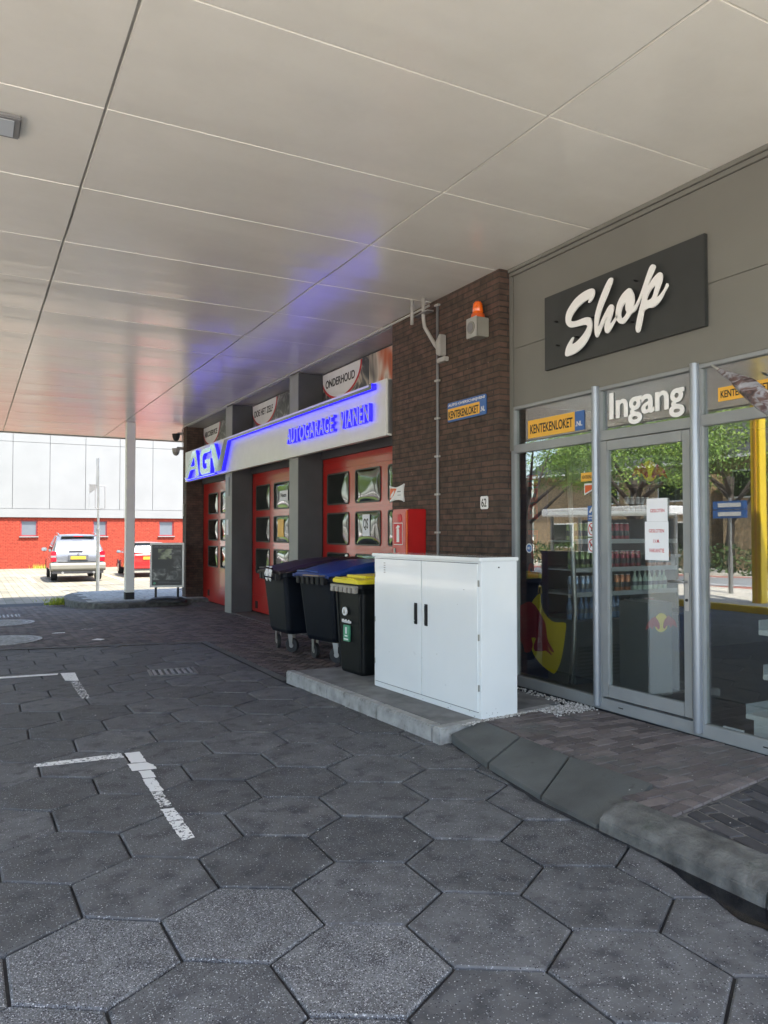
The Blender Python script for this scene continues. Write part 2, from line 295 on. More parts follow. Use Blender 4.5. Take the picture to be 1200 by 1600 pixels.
# ------------------------------------------------------------------ object helpers
def tag(o, label=None, cat=None, group=None, kind=None):
    if label: o['label'] = label
    if cat: o['category'] = cat
    if group: o['group'] = group
    if kind: o['kind'] = kind
    return o
def empty(name, loc, label, cat, group=None, rz=0.0):
    o = bpy.data.objects.new(name, None); COL.objects.link(o); o.location = loc; o.rotation_euler = (0, 0, rz)
    o.empty_display_size = 0.1
    return tag(o, label, cat, group)
class MB:
    def __init__(s): s.v = []; s.f = []; s.t = []
    def add(s, vs, fs, tone=0.5):
        k = len(s.v); s.v += [tuple(p) for p in vs]; s.f += [tuple(i+k for i in f) for f in fs]; s.t += [tone]*len(fs); return s
    def box(s, x0, x1, y0, y1, z0, z1, tone=0.5, mx=None):
        vs = [(x0,y0,z0),(x1,y0,z0),(x1,y1,z0),(x0,y1,z0),(x0,y0,z1),(x1,y0,z1),(x1,y1,z1),(x0,y1,z1)]
        if mx: vs = [mx @ Vector(p) for p in vs]
        return s.add(vs, [(3,2,1,0),(4,5,6,7),(0,1,5,4),(1,2,6,5),(2,3,7,6),(3,0,4,7)], tone)
    def loft(s, rings, cap=True, tone=0.5, closed=True):
        n = len(rings[0]); vs = [p for r in rings for p in r]; fs = []
        for i in range(len(rings)-1):
            for j in range(n if closed else n-1):
                a = i*n+j; b = i*n+(j+1) % n; fs.append((a, b, b+n, a+n))
        if cap: fs.append(tuple(range(n-1, -1, -1))); fs.append(tuple(range((len(rings)-1)*n, len(rings)*n)))
        return s.add(vs, fs, tone)
    def tube(s, pts, r, n=10, tone=0.5, r2=None):
        pts = [Vector(p) for p in pts]; rings = []; up = None
        for i, p in enumerate(pts):
            d = (pts[min(i+1, len(pts)-1)] - pts[max(i-1, 0)]).normalized()
            if up is None: up = Vector((0,0,1)) if abs(d.z) < 0.9 else Vector((1,0,0))
            a = d.cross(up).normalized(); b = d.cross(a).normalized(); up = a.cross(d) if False else up
            rr = r if r2 is None else r+(r2-r)*i/(len(pts)-1)
            rings.append([p+a*rr*math.cos(2*PI*k/n)+b*rr*math.sin(2*PI*k/n) for k in range(n)])
        return s.loft(rings, True, tone)
    def cyl(s, c, r, h, axis='z', n=20, r2=None, tone=0.5):
        c = Vector(c); A = {'z': ((1,0,0),(0,1,0),(0,0,1)), 'x': ((0,1,0),(0,0,1),(1,0,0)), 'y': ((0,0,1),(1,0,0),(0,1,0))}[axis]
        a, b, d = [Vector(q) for q in A]; r2 = r if r2 is None else r2
        return s.loft([[c+d*hh+a*rr*math.cos(2*PI*k/n)+b*rr*math.sin(2*PI*k/n) for k in range(n)] for hh, rr in ((0, r), (h, r2))], True, tone)
    def build(s, name, m, parent=None, bevel=0.0, smooth=False, attr=False, mx=None):
        me = bpy.data.meshes.new(name); me.from_pydata(s.v, [], s.f); me.materials.append(m)
        if attr:
            a = me.attributes.new('tone', 'FLOAT', 'FACE')
            for i, t in enumerate(s.t): a.data[i].value = t
        if mx: me.transform(mx)
        o = bpy.data.objects.new(name, me); COL.objects.link(o)
        if parent:
            o.parent = parent
        if smooth:
            for p in me.polygons: p.use_smooth = True
        if bevel:
            bmm = bmesh.new(); bmm.from_mesh(me)
            bmesh.ops.recalc_face_normals(bmm, faces=bmm.faces)
            es = [e for e in bmm.edges if e.is_manifold and e.calc_face_angle(0) > 0.5]
            bmesh.ops.bevel(bmm, geom=es, offset=bevel, segments=2, affect='EDGES', clamp_overlap=True)
            bmm.to_mesh(me); bmm.free()
        me.update()
        return o
def box(name, x0, x1, y0, y1, z0, z1, m, parent=None, bevel=0.0, origin=None):
    mb = MB().box(x0, x1, y0, y1, z0, z1)
    mx = Matrix.Translation(-Vector(origin)) if origin else None
    return mb.build(name, m, parent, bevel, mx=mx)
def smooth_pts(pts, n=4):
    out = []; k = len(pts)
    for i in range(k):
        p0, p1, p2, p3 = [Vector(pts[(i+j-1) % k]) for j in range(4)]
        for q in range(n):
            t = q/n; out.append(0.5*((2*p1)+(-p0+p2)*t+(2*p0-5*p1+4*p2-p3)*t*t+(-p0+3*p1-3*p2+p3)*t*t*t))
    return out
def curve_mesh(splines, depth, bevel=0.0):
    cu = bpy.data.curves.new('tmp', 'CURVE'); cu.dimensions = '2D'; cu.fill_mode = 'BOTH'; cu.extrude = depth/2; cu.bevel_depth = bevel; cu.bevel_resolution = 1
    for pts in splines:
        sp = cu.splines.new('POLY'); sp.points.add(len(pts)-1); sp.use_cyclic_u = True
        for i, p in enumerate(pts): sp.points[i].co = (p[0], p[1], 0, 1)
    o = bpy.data.objects.new('tmp', cu); COL.objects.link(o); dg = bpy.context.evaluated_depsgraph_get()
    me = bpy.data.meshes.new_from_object(o.evaluated_get(dg)); bpy.data.objects.remove(o); bpy.data.curves.remove(cu)
    return me
def text_mesh(body, depth, bold=0.0, space=1.0):
    cu = bpy.data.curves.new('tmp', 'FONT'); cu.body = body; cu.extrude = depth/2; cu.offset = bold; cu.space_character = space; cu.size = 1
    o = bpy.data.objects.new('tmp', cu); COL.objects.link(o); dg = bpy.context.evaluated_depsgraph_get()
    me = bpy.data.meshes.new_from_object(o.evaluated_get(dg)); bpy.data.objects.remove(o); bpy.data.curves.remove(cu)
    return me
# frames: local x = reading direction, local y = up, local z = out of the face
def FX(x, y, z):                      # on a face looking towards -X, origin at its reading start
    return Matrix(((0,0,-1,x), (-1,0,0,y), (0,1,0,z), (0,0,0,1)))
def FY(x, y, z):                      # on a face looking towards -Y
    return Matrix(((1,0,0,x), (0,0,-1,y), (0,1,0,z), (0,0,0,1)))
def place_mesh(me, name, m, parent, mx):
    me.materials.clear(); me.materials.append(m); me.transform(mx); me.name = name
    o = bpy.data.objects.new(name, me); COL.objects.link(o)
    if parent: o.parent = parent
    return o
def text(name, body, w, h, m, parent, mx, depth=0.003, bold=0.0, shear=0.0, space=1.0, zoff=0.0):
    me = text_mesh(body, 0.0 if depth == 0 else 1.0, bold, space)
    xs = [v.co.x for v in me.vertices]; ys = [v.co.y for v in me.vertices]
    x0, x1, y0, y1 = min(xs), max(xs), min(ys), max(ys)
    for v in me.vertices:
        x = (v.co.x-x0)/(x1-x0)*w; y = (v.co.y-y0)/(y1-y0)*h
        v.co = (x+shear*y, y, (v.co.z+0.5)*depth+zoff)
    return place_mesh(me, name, m, parent, mx)
def shape(name, splines, m, parent, mx, depth=0.004, zoff=0.0):
    me = curve_mesh(splines, depth)
    for v in me.vertices: v.co.z += depth/2+zoff
    return place_mesh(me, name, m, parent, mx)
def circ(cx, cy, r, n=32, ry=None): return [(cx+r*math.cos(2*PI*i/n), cy+(ry or r)*math.sin(2*PI*i/n)) for i in range(n)]
def rect(x0, x1, y0, y1): return [(x0,y0),(x1,y0),(x1,y1),(x0,y1)]
def copy_tree(o, parent=None):
    c = o.copy(); COL.objects.link(c); c.parent = parent
    for ch in list(o.children): copy_tree(ch, c)
    return c
def structure(o): o['kind'] = 'structure'; return o
E0 = None
def settle(root, loc):
    """move the origin of a thing built in world coordinates to its base"""
    loc = Vector(loc); T = Matrix.Translation(-loc); seen = set()
    def walk(o):
        if o.type == 'MESH' and o.data.name not in seen: o.data.transform(T); seen.add(o.data.name)
        for c in o.children: walk(c)
    walk(root); root.location = loc; return root
def sstep(a, b, x):
    t = min(1, max(0, (x-a)/(b-a))); return t*t*(3-2*t)
def gz(y, x=0.0): return -0.25*sstep(13.5, 24, y)

# ------------------------------------------------------------------ ground
XK = 3.02
g = MB()
ys = [-200, -60, -20, -6, 0, 8, 11, 13.5] + [13.5+1.05*i for i in range(1, 11)] + [30, 60, 120, 260]
xs = [-200, -60, -30, -21, -16.6, -15.2, -9.6, -8.3, -5, 0, 5, 20, 60, 200]
for j, y in enumerate(ys):
    for i, x in enumerate(xs): g.v.append((x, y, gz(y)-0.030))
for j in range(len(ys)-1):
    for i in range(len(xs)-1):
        a = j*len(xs)+i; g.f.append((a, a+1, a+1+len(xs), a+len(xs))); g.t.append(0.5)
ground = structure(g.build('ground', M['bounce_ground'], smooth=True))
yd = MB(); ysy = [20.05+0.55*i for i in range(9)]+[30, 60, 120]
for i in range(len(ysy)-1):
    yd.add([(x, y, gz(y)-0.0265) for x, y in ((-0.4, ysy[i]), (60, ysy[i]), (60, ysy[i+1]), (-0.4, ysy[i+1]))], [(0, 1, 2, 3)])
structure(yd.build('yard_paving', M['yard']))
lw = MB()
for i in range(3, len(ysy)-1):
    lw.add([(x, y, gz(y)-0.0240) for x, y in ((-12, ysy[i]), (-0.45, ysy[i]), (-0.45, ysy[i+1]), (-12, ysy[i+1]))], [(0, 1, 2, 3)])
structure(lw.build('lawn', M['grass']))
# dark sand bed that shows in the joints
def sheet(name, poly, z, m, sub=None):
    mb = MB(); 
    mb.add([(x, y, z+(gz(y) if sub else 0)) for x, y in poly], [tuple(range(len(poly)))])
    return structure(mb.build(name, m))
bed = MB()
yy = [-1.3, 13.5, 14.6, 15.7, 16.8, 17.9, 19.0, 20.1, 21.2, 22.0]
for i in range(len(yy)-1):
    bed.add([(-4.3, yy[i], gz(yy[i])-0.014), (5.4, yy[i], gz(yy[i])-0.014), (5.4, yy[i+1], gz(yy[i+1])-0.014), (-4.3, yy[i+1], gz(yy[i+1])-0.014)], [(0,1,2,3)])
structure(bed.build('joint_sand_bed', M['joint']))

def clip(poly, a, b, c):              # keep a*x+b*y <= c
    out = []
    for i in range(len(poly)):
        p, q = poly[i], poly[(i+1) % len(poly)]; dp = a*p[0]+b*p[1]-c; dq = a*q[0]+b*q[1]-c
        if dp <= 0: out.append(p)
        if (dp < 0) != (dq < 0) and dp != dq:
            t = dp/(dp-dq); out.append((p[0]+(q[0]-p[0])*t, p[1]+(q[1]-p[1])*t))
    return out
def inset(poly, d):
    n = len(poly); area = sum(poly[i][0]*poly[(i+1) % n][1]-poly[(i+1) % n][0]*poly[i][1] for i in range(n))
    if area < 0: poly = poly[::-1]
    out = []
    for i in range(n):
        p0, p1, p2 = Vector(poly[i-1]), Vector(poly[i]), Vector(poly[(i+1) % n])
        e1 = (p1-p0); e2 = (p2-p1)
        if e1.length < 1e-5 or e2.length < 1e-5: continue
        e1.normalize(); e2.normalize(); n1 = Vector((-e1.y, e1.x)); n2 = Vector((-e2.y, e2.x)); k = 1+n1.dot(n2)
        if k < 0.2: k = 0.2
        out.append(tuple(p1+(n1+n2)*(d/k)))
    return out
hexm = MB(); tones = []; specks = []
PX, PY, HS = 0.578, 0.522, 0.348
speckled = {(0, 0): 1.0, (-1, 0): 0.85, (-1, -1): 0.95, (0, -1): 0.35, (-2, -1): 0.9, (-2, 0): 0.6, (-1, 1): 0.25, (0, -2): 0.9, (-1, -2): 0.8, (-3, 0): 0.5}
for r in range(-8, 19):
    for c in range(-10, 5):
        cx = 1.005+PX*(c+(0.5 if r % 2 else 0)); cy = 3.10+PY*r
        poly = [(cx, cy+HS), (cx-PX/2, cy+HS/2), (cx-PX/2, cy-HS/2), (cx, cy-HS), (cx+PX/2, cy-HS/2), (cx+PX/2, cy+HS/2)]
        poly = [(x+0.006*math.sin(9*x+5*y), y+0.005*math.sin(7*x-6*y)) for x, y in poly]
        poly = clip(poly, 1, 0, 3.24 if cy < 7.7 else XK-0.05)
        poly = clip(poly, 0.226, 1, 11.79)
        if len(poly) < 3: continue
        A = abs(sum(poly[i][0]*poly[(i+1) % len(poly)][1]-poly[(i+1) % len(poly)][0]*poly[i][1] for i in range(len(poly))))/2
        if A < 0.004: continue
        o = inset(poly, 0.0065); i_ = inset(o, 0.008)
        if len(o) != len(i_) or len(o) < 3: continue
        tx, ty, tz = random.uniform(-.006, .006), random.uniform(-.006, .006), random.uniform(-.0015, .0015)
        zf = lambda x, y: tz+tx*(x-cx)+ty*(y-cy)
        n = len(o); k = len(hexm.v)
        hexm.v += [(x, y, -0.02) for x, y in o]+[(x, y, zf(x, y)-0.006) for x, y in o]+[(x, y, zf(x, y)) for x, y in i_]
        fs = [tuple(k+2*n+j for j in range(n))]
        for j in range(n):
            j2 = (j+1) % n; fs += [(k+j, k+j2, k+n+j2, k+n+j), (k+n+j, k+n+j2, k+2*n+j2, k+2*n+j)]
        tn = random.uniform(0.80, 1.18)
        near = max(0.03, min(0.2, 0.24-0.04*(cy-2)))*random.uniform(0.5, 1.1)
        hexm.f += fs; tones += [tn]*len(fs)
        # which stones show the washed-out aggregate
        sp = near
        rel = (round((cx-1.005)/PX-0.25*(r % 2)), r)
        if cy < 3.3 and cx < 1.3: sp = 1.05-0.2*random.random(); tn = 1.35
        if abs(cx-0.72) < 0.05 and abs(cy-2.58) < 0.1: sp = 0.42
        if abs(cx-1.30) < 0.05 and abs(cy-2.58) < 0.1: sp = 1.3; tn = 1.6
        if abs(cx-1.58) < 0.05 and abs(cy-3.10) < 0.1: sp = 0.28
        specks += [sp]*len(fs)
me = bpy.data.meshes.new('hexagon_paving'); me.from_pydata(hexm.v, [], hexm.f); me.materials.append(M['hex'])
a = me.attributes.new('tone', 'FLOAT_COLOR', 'CORNER'); b = me.attributes.new('speck', 'FLOAT', 'FACE')
for p in me.polygons:
    b.data[p.index].value = specks[p.index]
    for li in p.loop_indices: a.data[li].color = (tones[p.index],)*3+(1,)
hexo = bpy.data.objects.new('hexagon_paving', me); COL.objects.link(hexo); structure(hexo)

# herringbone road bricks beyond the hexagons and along the garage
rb = MB(); Wb = 0.1; c45 = math.cos(PI/4)
def brick_top(mb, cx, cy, ang, L, Wd, zfun, tone, gap=0.004, bev=0.003):
    ca, sa = math.cos(ang), math.sin(ang); hx, hy = L/2-gap, Wd/2-gap
    def P(x, y, dz): X = cx+x*ca-y*sa; Y = cy+x*sa+y*ca; return (X, Y, zfun(X, Y)+dz)
    vs = [P(x, y, -0.012) for x, y in ((-hx,-hy),(hx,-hy),(hx,hy),(-hx,hy))]+[P(x, y, 0) for x, y in ((-hx+bev,-hy+bev),(hx-bev,-hy+bev),(hx-bev,hy-bev),(-hx+bev,hy-bev))]
    mb.add(vs, [(4,5,6,7),(0,1,5,4),(1,2,6,5),(2,3,7,6),(3,0,4,7)], tone)
zr = lambda x, y: gz(y)+0.004*math.sin(2.1*x+0.7*y)*math.sin(1.3*y)
for i in range(-150, 150):
    for j in range(-150, 150):
        c = (i-j) % 4
        if c == 0: bx_, by_, an = i+1.0, j+0.5, 0
        elif c == 3: bx_, by_, an = i+0.5, j+1.0, PI/2
        else: continue
        x = (bx_-by_)*Wb*c45+1.0; y = (bx_+by_)*Wb*c45+14.0
        if not (-1.6 < x < 5.02 and 7.75 < y < 20.6): continue
        if x < XK+0.07 and y < 11.84-0.226*x: continue
        if y < 8.6 and x > 4.5: continue
        t = 0.5+random.uniform(-.4, .4)
        brick_top(rb, x, y, an+PI/4, 0.2, Wb, (lambda X, Y, q=random.uniform(-.002, .002): zr(X, Y)+q), t)
structure(rb.build('herringbone_road_bricks', M['road_brick'], attr=True))
# concrete edging between both pavings
ed = MB(); 
def strip(mb, p, q, w, z, tone=0.5, n=6):
    p, q = Vector((*p, 0)), Vector((*q, 0)); d = (q-p).normalized(); s_ = Vector((-d.y, d.x, 0))*w/2
    L = (q-p).length; k = max(1, int(L/0.5))
    for i in range(k):
        a_, b_ = p+(q-p)*(i/k)+d*0.004, p+(q-p)*((i+1)/k)-d*0.004
        mb.add([(*(a_-s_).xy, z), (*(b_-s_).xy, z), (*(b_+s_).xy, z), (*(a_+s_).xy, z)], [(0,1,2,3)], tone)
strip(ed, (XK+0.0, 7.82), (XK+0.0, 11.2), 0.1, 0.008)
strip(ed, (XK, 11.13), (-3, 12.5), 0.1, 0.008)
structure(ed.build('edging_strip', M['apron']))

# street side (seen only mirrored in the panes): cycle lane, road, verge
def slab(name, x0, x1, y0, y1, z, m):
    mb = MB(); n = 40
    for i in range(n):
        a_ = y0+(y1-y0)*i/n; b_ = y0+(y1-y0)*(i+1)/n
        mb.add([(x0, a_, gz(a_)+z), (x1, a_, gz(a_)+z), (x1, b_, gz(b_)+z), (x0, b_, gz(b_)+z)], [(0,1,2,3)])
    return structure(mb.build(name, m))
slab('cycle_lane', -11.2, -9.3, -40, 90, -0.022, M['red_asphalt'])
slab('street', -17.2, -11.2, -40, 90, -0.022, M['asphalt'])
slab('far_cycle_lane', -18.6, -17.2, -40, 90, -0.022, M['red_asphalt'])
ml = MB()
for x in (-11.3, -17.1):
    for k in range(-10, 30): ml.box(x-0.06, x+0.06, k*3.0, k*3.0+1.6, gz(k*3)-0.018, gz(k*3)-0.012)
structure(ml.build('street_line_marking', M['white']))
kb = MB(); kb.box(-4.45, -4.25, -12, 24, -0.3, 0.13); structure(kb.build('forecourt_kerb', M['yellow'], bevel=0.02))
kb = MB(); kb.box(-8.6, -4.45, -12, 24, -0.3, 0.115); structure(kb.build('forecourt_verge', M['bounce_ground']))

# ------------------------------------------------------------------ kerb, apron, pavement in front of the shop
ap = MB()
def q3(a, b, c, d): return [a, b, c, d]
segs = [((3.235, 4.93), (3.56, 4.98), (3.52, 4.46), (3.10, 4.28)), ((3.10, 4.27), (3.52, 4.45), (3.50, 3.92), (3.02, 3.64)), ((3.02, 3.63), (3.50, 3.91), (3.55, 3.26), (3.20, 3.14), (2.99, 3.14))]
for sgm in segs:
    n = len(sgm); cx = sum(p[0] for p in sgm)/n; cy = sum(p[1] for p in sgm)/n
    pp = [(cx+(p[0]-cx)*0.996, cy+(p[1]-cy)*0.996) for p in sgm]
    def hz(p):
        t = (p[0]-3.0)/0.5; return 0.022+0.104*min(1, max(0, t))
    ap.add([(x, y, -0.03) for x, y in pp]+[(x, y, hz((x, y))) for x, y in pp],
           [tuple(range(n, 2*n))[::-1]]+[(j, (j+1) % n, n+(j+1) % n, n+j) for j in range(n)])
apo = ap.build('sloping_concrete_apron', M['apron'], bevel=0.004); structure(apo)
ks = []
def kerbstone(y0, y1):
    mb = MB(); prof = [(2.985, -0.03), (2.996, 0.06), (3.03, 0.092), (3.11, 0.120), (3.235, 0.126), (3.235, -0.03)]
    mb.loft([[(x, y0, z) for x, z in prof], [(x, y1, z) for x, z in prof]])
    return mb
kb = MB()
for a_, b_ in ((2.145, 3.125), (1.13, 2.135), (0.12, 1.12), (-0.9, 0.11), (-1.9, -0.91)):
    m_ = kerbstone(a_, b_); kb.add(m_.v, m_.f)
structure(kb.build('kerb', M['kerb'], bevel=0.006))
# pavement bricks: rows across, reddish, and a sunken darker strip in the near corner
wb = MB(); db = MB()
zp = lambda x, y: 0.118+0.006*math.sin(3*x)*math.sin(2.3*y)
def paver(mb, poly, zf, tone, gap=0.0045, bev=0.003):
    if len(poly) < 3: return
    A = abs(sum(poly[i][0]*poly[(i+1) % len(poly)][1]-poly[(i+1) % len(poly)][0]*poly[i][1] for i in range(len(poly))))/2
    if A < 0.0012: return
    o = inset(poly, gap); i_ = inset(o, bev)
    if len(o) != len(i_) or len(o) < 3: return
    n = len(o); mb.add([(x, y, zf(x, y)-0.014) for x, y in o]+[(x, y, zf(x, y)) for x, y in i_], [tuple(range(n, 2*n))]+[(j, (j+1) % n, n+(j+1) % n, n+j) for j in range(n)], tone)
def rbrick(cx, cy, an, L, w):
    ca, sa = math.cos(an), math.sin(an); return [(cx+x*ca-y*sa, cy+x*sa+y*ca) for x, y in ((-L/2,-w/2),(L/2,-w/2),(L/2,w/2),(-L/2,w/2))]
# dividing line between the two parts: y = 3.16 - 0.42*(x-3.24)
SL, Y0 = 0.18, 2.85
def region(poly, upper):
    poly = clip(poly, 1, 0, 4.665); poly = clip(poly, 0.14, -1, 99) if False else poly
    s_ = -1 if upper else 1
    off = 0.10 if upper else -0.003
    poly = clip(poly, -SL*s_, 1*s_, (Y0-SL*3.24+off)*s_) if poly else poly
    if upper and poly:
        poly = clip(poly, -1, 0, -3.245)
        cyy = sum(q[1] for q in poly)/len(poly) if poly else 0
        if cyy > 3.24: poly = clip(poly, -1, (3.515-3.565)/(4.98-3.26)*0, -3.56 if cyy < 3.5 or cyy > 4.5 else -3.53)
        if poly: poly = clip(poly, -0.14, 1, 5.09-0.14*4.42)
    elif poly: poly = clip(poly, -1, 0, -3.245)
    return poly
k = 0; yrow = 5.05
while yrow > -2.0:
    x = 3.14 - (0.1 if k % 2 else 0)
    while x < 4.75:
        pl_ = region(rbrick(x+0.1025, yrow-0.05, random.uniform(-.012, .012), 0.205, 0.102), True)
        q_ = random.uniform(-.0025, .0025)
        if pl_: paver(wb, pl_, (lambda X, Y: zp(X, Y)+q_), 0.5+random.uniform(-.4, .4))
        x += 0.205
    yrow -= 0.102; k += 1
for j in range(-20, 60):
    for i in range(-10, 30):
        X_, Y_ = 0.105*i, -0.205*j-(0.1 if i % 2 else 0); ca, sa = math.cos(-0.2), math.sin(-0.2)
        cx_, cy_ = 3.2+X_*ca-Y_*sa, 3.4+X_*sa+Y_*ca
        if not (3.1 < cx_ < 4.8 and -2 < cy_ < 3.4): continue
        pl_ = region(rbrick(cx_, cy_, PI/2-0.2+random.uniform(-.04, .04), 0.2, 0.1), False); q_ = random.uniform(-.006, .003)
        if pl_: paver(db, pl_, (lambda X, Y: zp(X, Y)-0.010+q_), 0.5+random.uniform(-.4, .4), 0.006)
for q in range(16):
    x = 3.29+0.102*q; y = Y0+SL*(x-3.24)+0.05
    pl_ = clip(clip(rbrick(x, y, math.atan(SL), 0.2 if False else 0.104, 0.098), 1, 0, 4.665), -1, 0, -3.245)
    if pl_: paver(wb, pl_, (lambda X, Y: 0.120), 0.6+random.uniform(-.2, .35), 0.004)
structure(wb.build('pavement_bricks', M['walk_brick'], attr=True)); structure(db.build('sunken_pavement_bricks', M['dark_brick'], attr=True))
mb = MB().box(3.23, 4.80, -2, 3.13, -0.03, 0.098).box(3.50, 4.80, 3.14, 4.98, -0.03, 0.0975); structure(mb.build('pavement_bed', M['sand']))
# platform under the cabinet and the bins
pl = MB(); poly = [(3.10, 7.74), (3.235, 5.03), (4.40, 5.20), (4.56, 5.22), (4.56, 7.74)]
n = len(poly); pl.add([(x, y, -0.03) for x, y in poly]+[(x, y, 0.118) for x, y in poly], [tuple(range(n, 2*n))[::-1]]+[(j, (j+1) % n, n+(j+1) % n, n+j) for j in range(n)])
structure(pl.build('concrete_platform', M['slab'], bevel=0.004))
pe = MB()
def edge_stone(p, q, w, z0=-0.02, z1=0.122):
    p, q = Vector((*p, 0)), Vector((*q, 0)); d = (q-p).normalized(); s_ = Vector((-d.y, d.x, 0))*w; p = p+d*0.003; q = q-d*0.003
    pe.add([(*v.xy, z) for z in (z0, z1) for v in (p, q, q+s_, p+s_)], [(3,2,1,0),(4,5,6,7),(0,1,5,4),(1,2,6,5),(2,3,7,6),(3,0,4,7)])
A_, B_, C_ = (2.995, 7.78), (3.135, 4.935), (4.42, 5.115)
pts = [Vector(A_)+(Vector(B_)-Vector(A_))*t for t in (0, 0.34, 0.67, 0.965)]
for i in range(3): edge_stone(tuple(pts[i+1]), tuple(pts[i]), -0.098)
edge_stone(B_, (3.75, 5.02), 0.098); edge_stone((3.75, 5.02), C_, 0.098)
structure(pe.build('platform_edge_stones', M['slab_edge'], bevel=0.012))
# white pebbles spilled beside the platform
pb = MB(); rp = random.Random(3)
def pebble(x, y, z, r, t):
    ph = rp.uniform(0, 6.28); sx, sy, sz = r*rp.uniform(.8, 1.5), r*rp.uniform(.6, 1), r*rp.uniform(.45, .8); vs = []
    for zz, rr in ((-1, .45), (-.2, 1), (.5, .8), (1, .3)):
        for k_ in range(5):
            an = 2*PI*k_/5+ph; X = math.cos(an)*rr*sx*rp.uniform(.8, 1.2); Y = math.sin(an)*rr*sy*rp.uniform(.8, 1.2)
            vs.append((x+X*math.cos(ph)-Y*math.sin(ph), y+X*math.sin(ph)+Y*math.cos(ph), z+sz*zz+sz*.6))
    fs = [tuple(range(15, 20))]
    for a_ in range(3):
        for k_ in range(5): fs.append((a_*5+k_, a_*5+(k_+1) % 5, a_*5+5+(k_+1) % 5, a_*5+5+k_))
    pb.add(vs, fs, t)
for i in range(1500):
    u = rp.random()
    if u < 0.38: x = rp.uniform(3.35, 4.45); y = 5.115+0.14*(x-4.42)-abs(rp.gauss(0, .022))-0.005; 
    elif u < 0.86:
        x = rp.gauss(4.42, 0.12); y = rp.gauss(4.98, 0.07)
        if y > 5.10: continue
    else: x = rp.uniform(4.35, 4.62); y = rp.uniform(5.0, 6.0); x = max(x, 4.66-0.02-abs(rp.gauss(0, .07)))
    if x > 4.66: continue
    z = 0.12 if y < 5.13 else 0.118
    pebble(x, y, z, rp.uniform(.0045, .0105), rp.random())
po = pb.build('pebbles', M['pebble'], attr=True); tag(po, kind='stuff'); po['label'] = 'small white pebbles spilled along the platform edge'; po['category'] = 'pebbles'
# bits of grit and litter specks on the paving
gr = MB()
rl = random.Random(21)
for i in range(90):
    x, y = rl.uniform(-1, 2.9), rl.uniform(2, 9); r_ = rl.uniform(.0025, .006); a_ = rl.uniform(0, 6.28); t_ = rl.random()
    gr.add([(x+r_*1.5*math.cos(a_+k*1.57), y+r_*math.sin(a_+k*1.57), .003) for k in range(4)]+[(x, y, .003+r_*.8)], [(0,1,4),(1,2,4),(2,3,4),(3,0,4)], t_)
for i in range(40):
    x, y = rl.uniform(3.3, 4.6), rl.uniform(1.5, 5); r_ = rl.uniform(.002, .005); t_ = rl.random()
    gr.add([(x+r_*1.5*math.cos(k*1.57), y+r_*math.sin(k*1.57), .125) for k in range(4)]+[(x, y, .125+r_*.8)], [(0,1,4),(1,2,4),(2,3,4),(3,0,4)], t_)
go_ = gr.build('grit', M['pebble'], attr=True); tag(go_, 'pale grit and crumbs scattered over the paving', 'grit', kind='stuff')
# puddle by the kerb
pts = smooth_pts([(2.982, 2.64), (2.935, 2.56), (2.905, 2.49), (2.878, 2.40), (2.872, 2.31), (2.84, 2.22), (2.812, 2.12), (2.835, 2.03), (2.80, 1.9), (2.83, 1.7), (2.978, 1.5)], 5)
mb = MB().add([(x, y, 0.0035) for x, y in pts], [tuple(range(len(pts)))]); structure(mb.build('puddle', M['puddle']))
# dirt line along the kerb foot
mb = MB()
for i in range(60):
    y0 = 0.5+i*0.075; xk = 2.985 if y0 < 3.6 else 2.985+0.19*(y0-3.6)
    if y0 > 4.9: break
    w0 = 0.016+0.006*math.sin(i*1.7)+0.004*math.sin(i*4.1); w1 = 0.016+0.006*math.sin((i+1)*1.7)+0.004*math.sin((i+1)*4.1)
    xk1 = 2.985 if y0+.075 < 3.6 else 2.985+0.19*(y0+.075-3.6)
    mb.add([(xk-w0, y0, 0.003), (xk+0.02, y0, 0.003), (xk1+0.02, y0+.075, 0.003), (xk1-w1, y0+.075, 0.003)], [(0,1,2,3)])
structure(mb.build('gutter_dirt', M['joint']))

# painted corner marks
def paintmark(name, quads):
    mb = MB()
    for q, t in quads:
        t -= 0.05
        o = []
        for i in range(len(q)):
            a_, b_ = Vector(q[i]), Vector(q[(i+1) % len(q)]); n = max(1, int((b_-a_).length/0.02)); nn = (b_-a_).normalized(); nn = Vector((-nn.y, nn.x))
            for k in range(n): o.append(a_.lerp(b_, k/n)+nn*(random.uniform(-.004, .004) if k else 0))
        mb.add([(*v, 0.0045) for v in o], [tuple(range(len(o)))], t)
    return structure(mb.build(name, M['paint'], attr=True))
paintmark('painted_corner_mark', [
    ([(0.40, 5.76), (0.98, 5.71), (0.98, 5.83), (0.42, 5.84)], 0.60), ([(1.0, 5.55), (1.10, 5.53), (1.105, 5.81), (1.0, 5.82)], 0.75),
    ([(0.975, 5.36), (1.13, 5.34), (1.13, 5.44), (1.10, 5.52), (0.97, 5.54)], 0.72), ([(1.01, 5.17), (1.09, 5.16), (1.09, 5.33), (1.01, 5.34)], 0.72),
    ([(1.0, 4.88), (1.075, 4.87), (1.075, 5.15), (1.0, 5.155)], 0.66), ([(0.995, 4.58), (1.06, 4.58), (1.06, 4.86), (0.995, 4.87)], 0.56),
    ([(0.985, 4.34), (1.065, 4.33), (1.06, 4.54), (0.985, 4.55)], 0.62), ([(0.985, 4.04), (1.055, 4.05), (1.06, 4.32), (0.985, 4.33)], 0.60)])
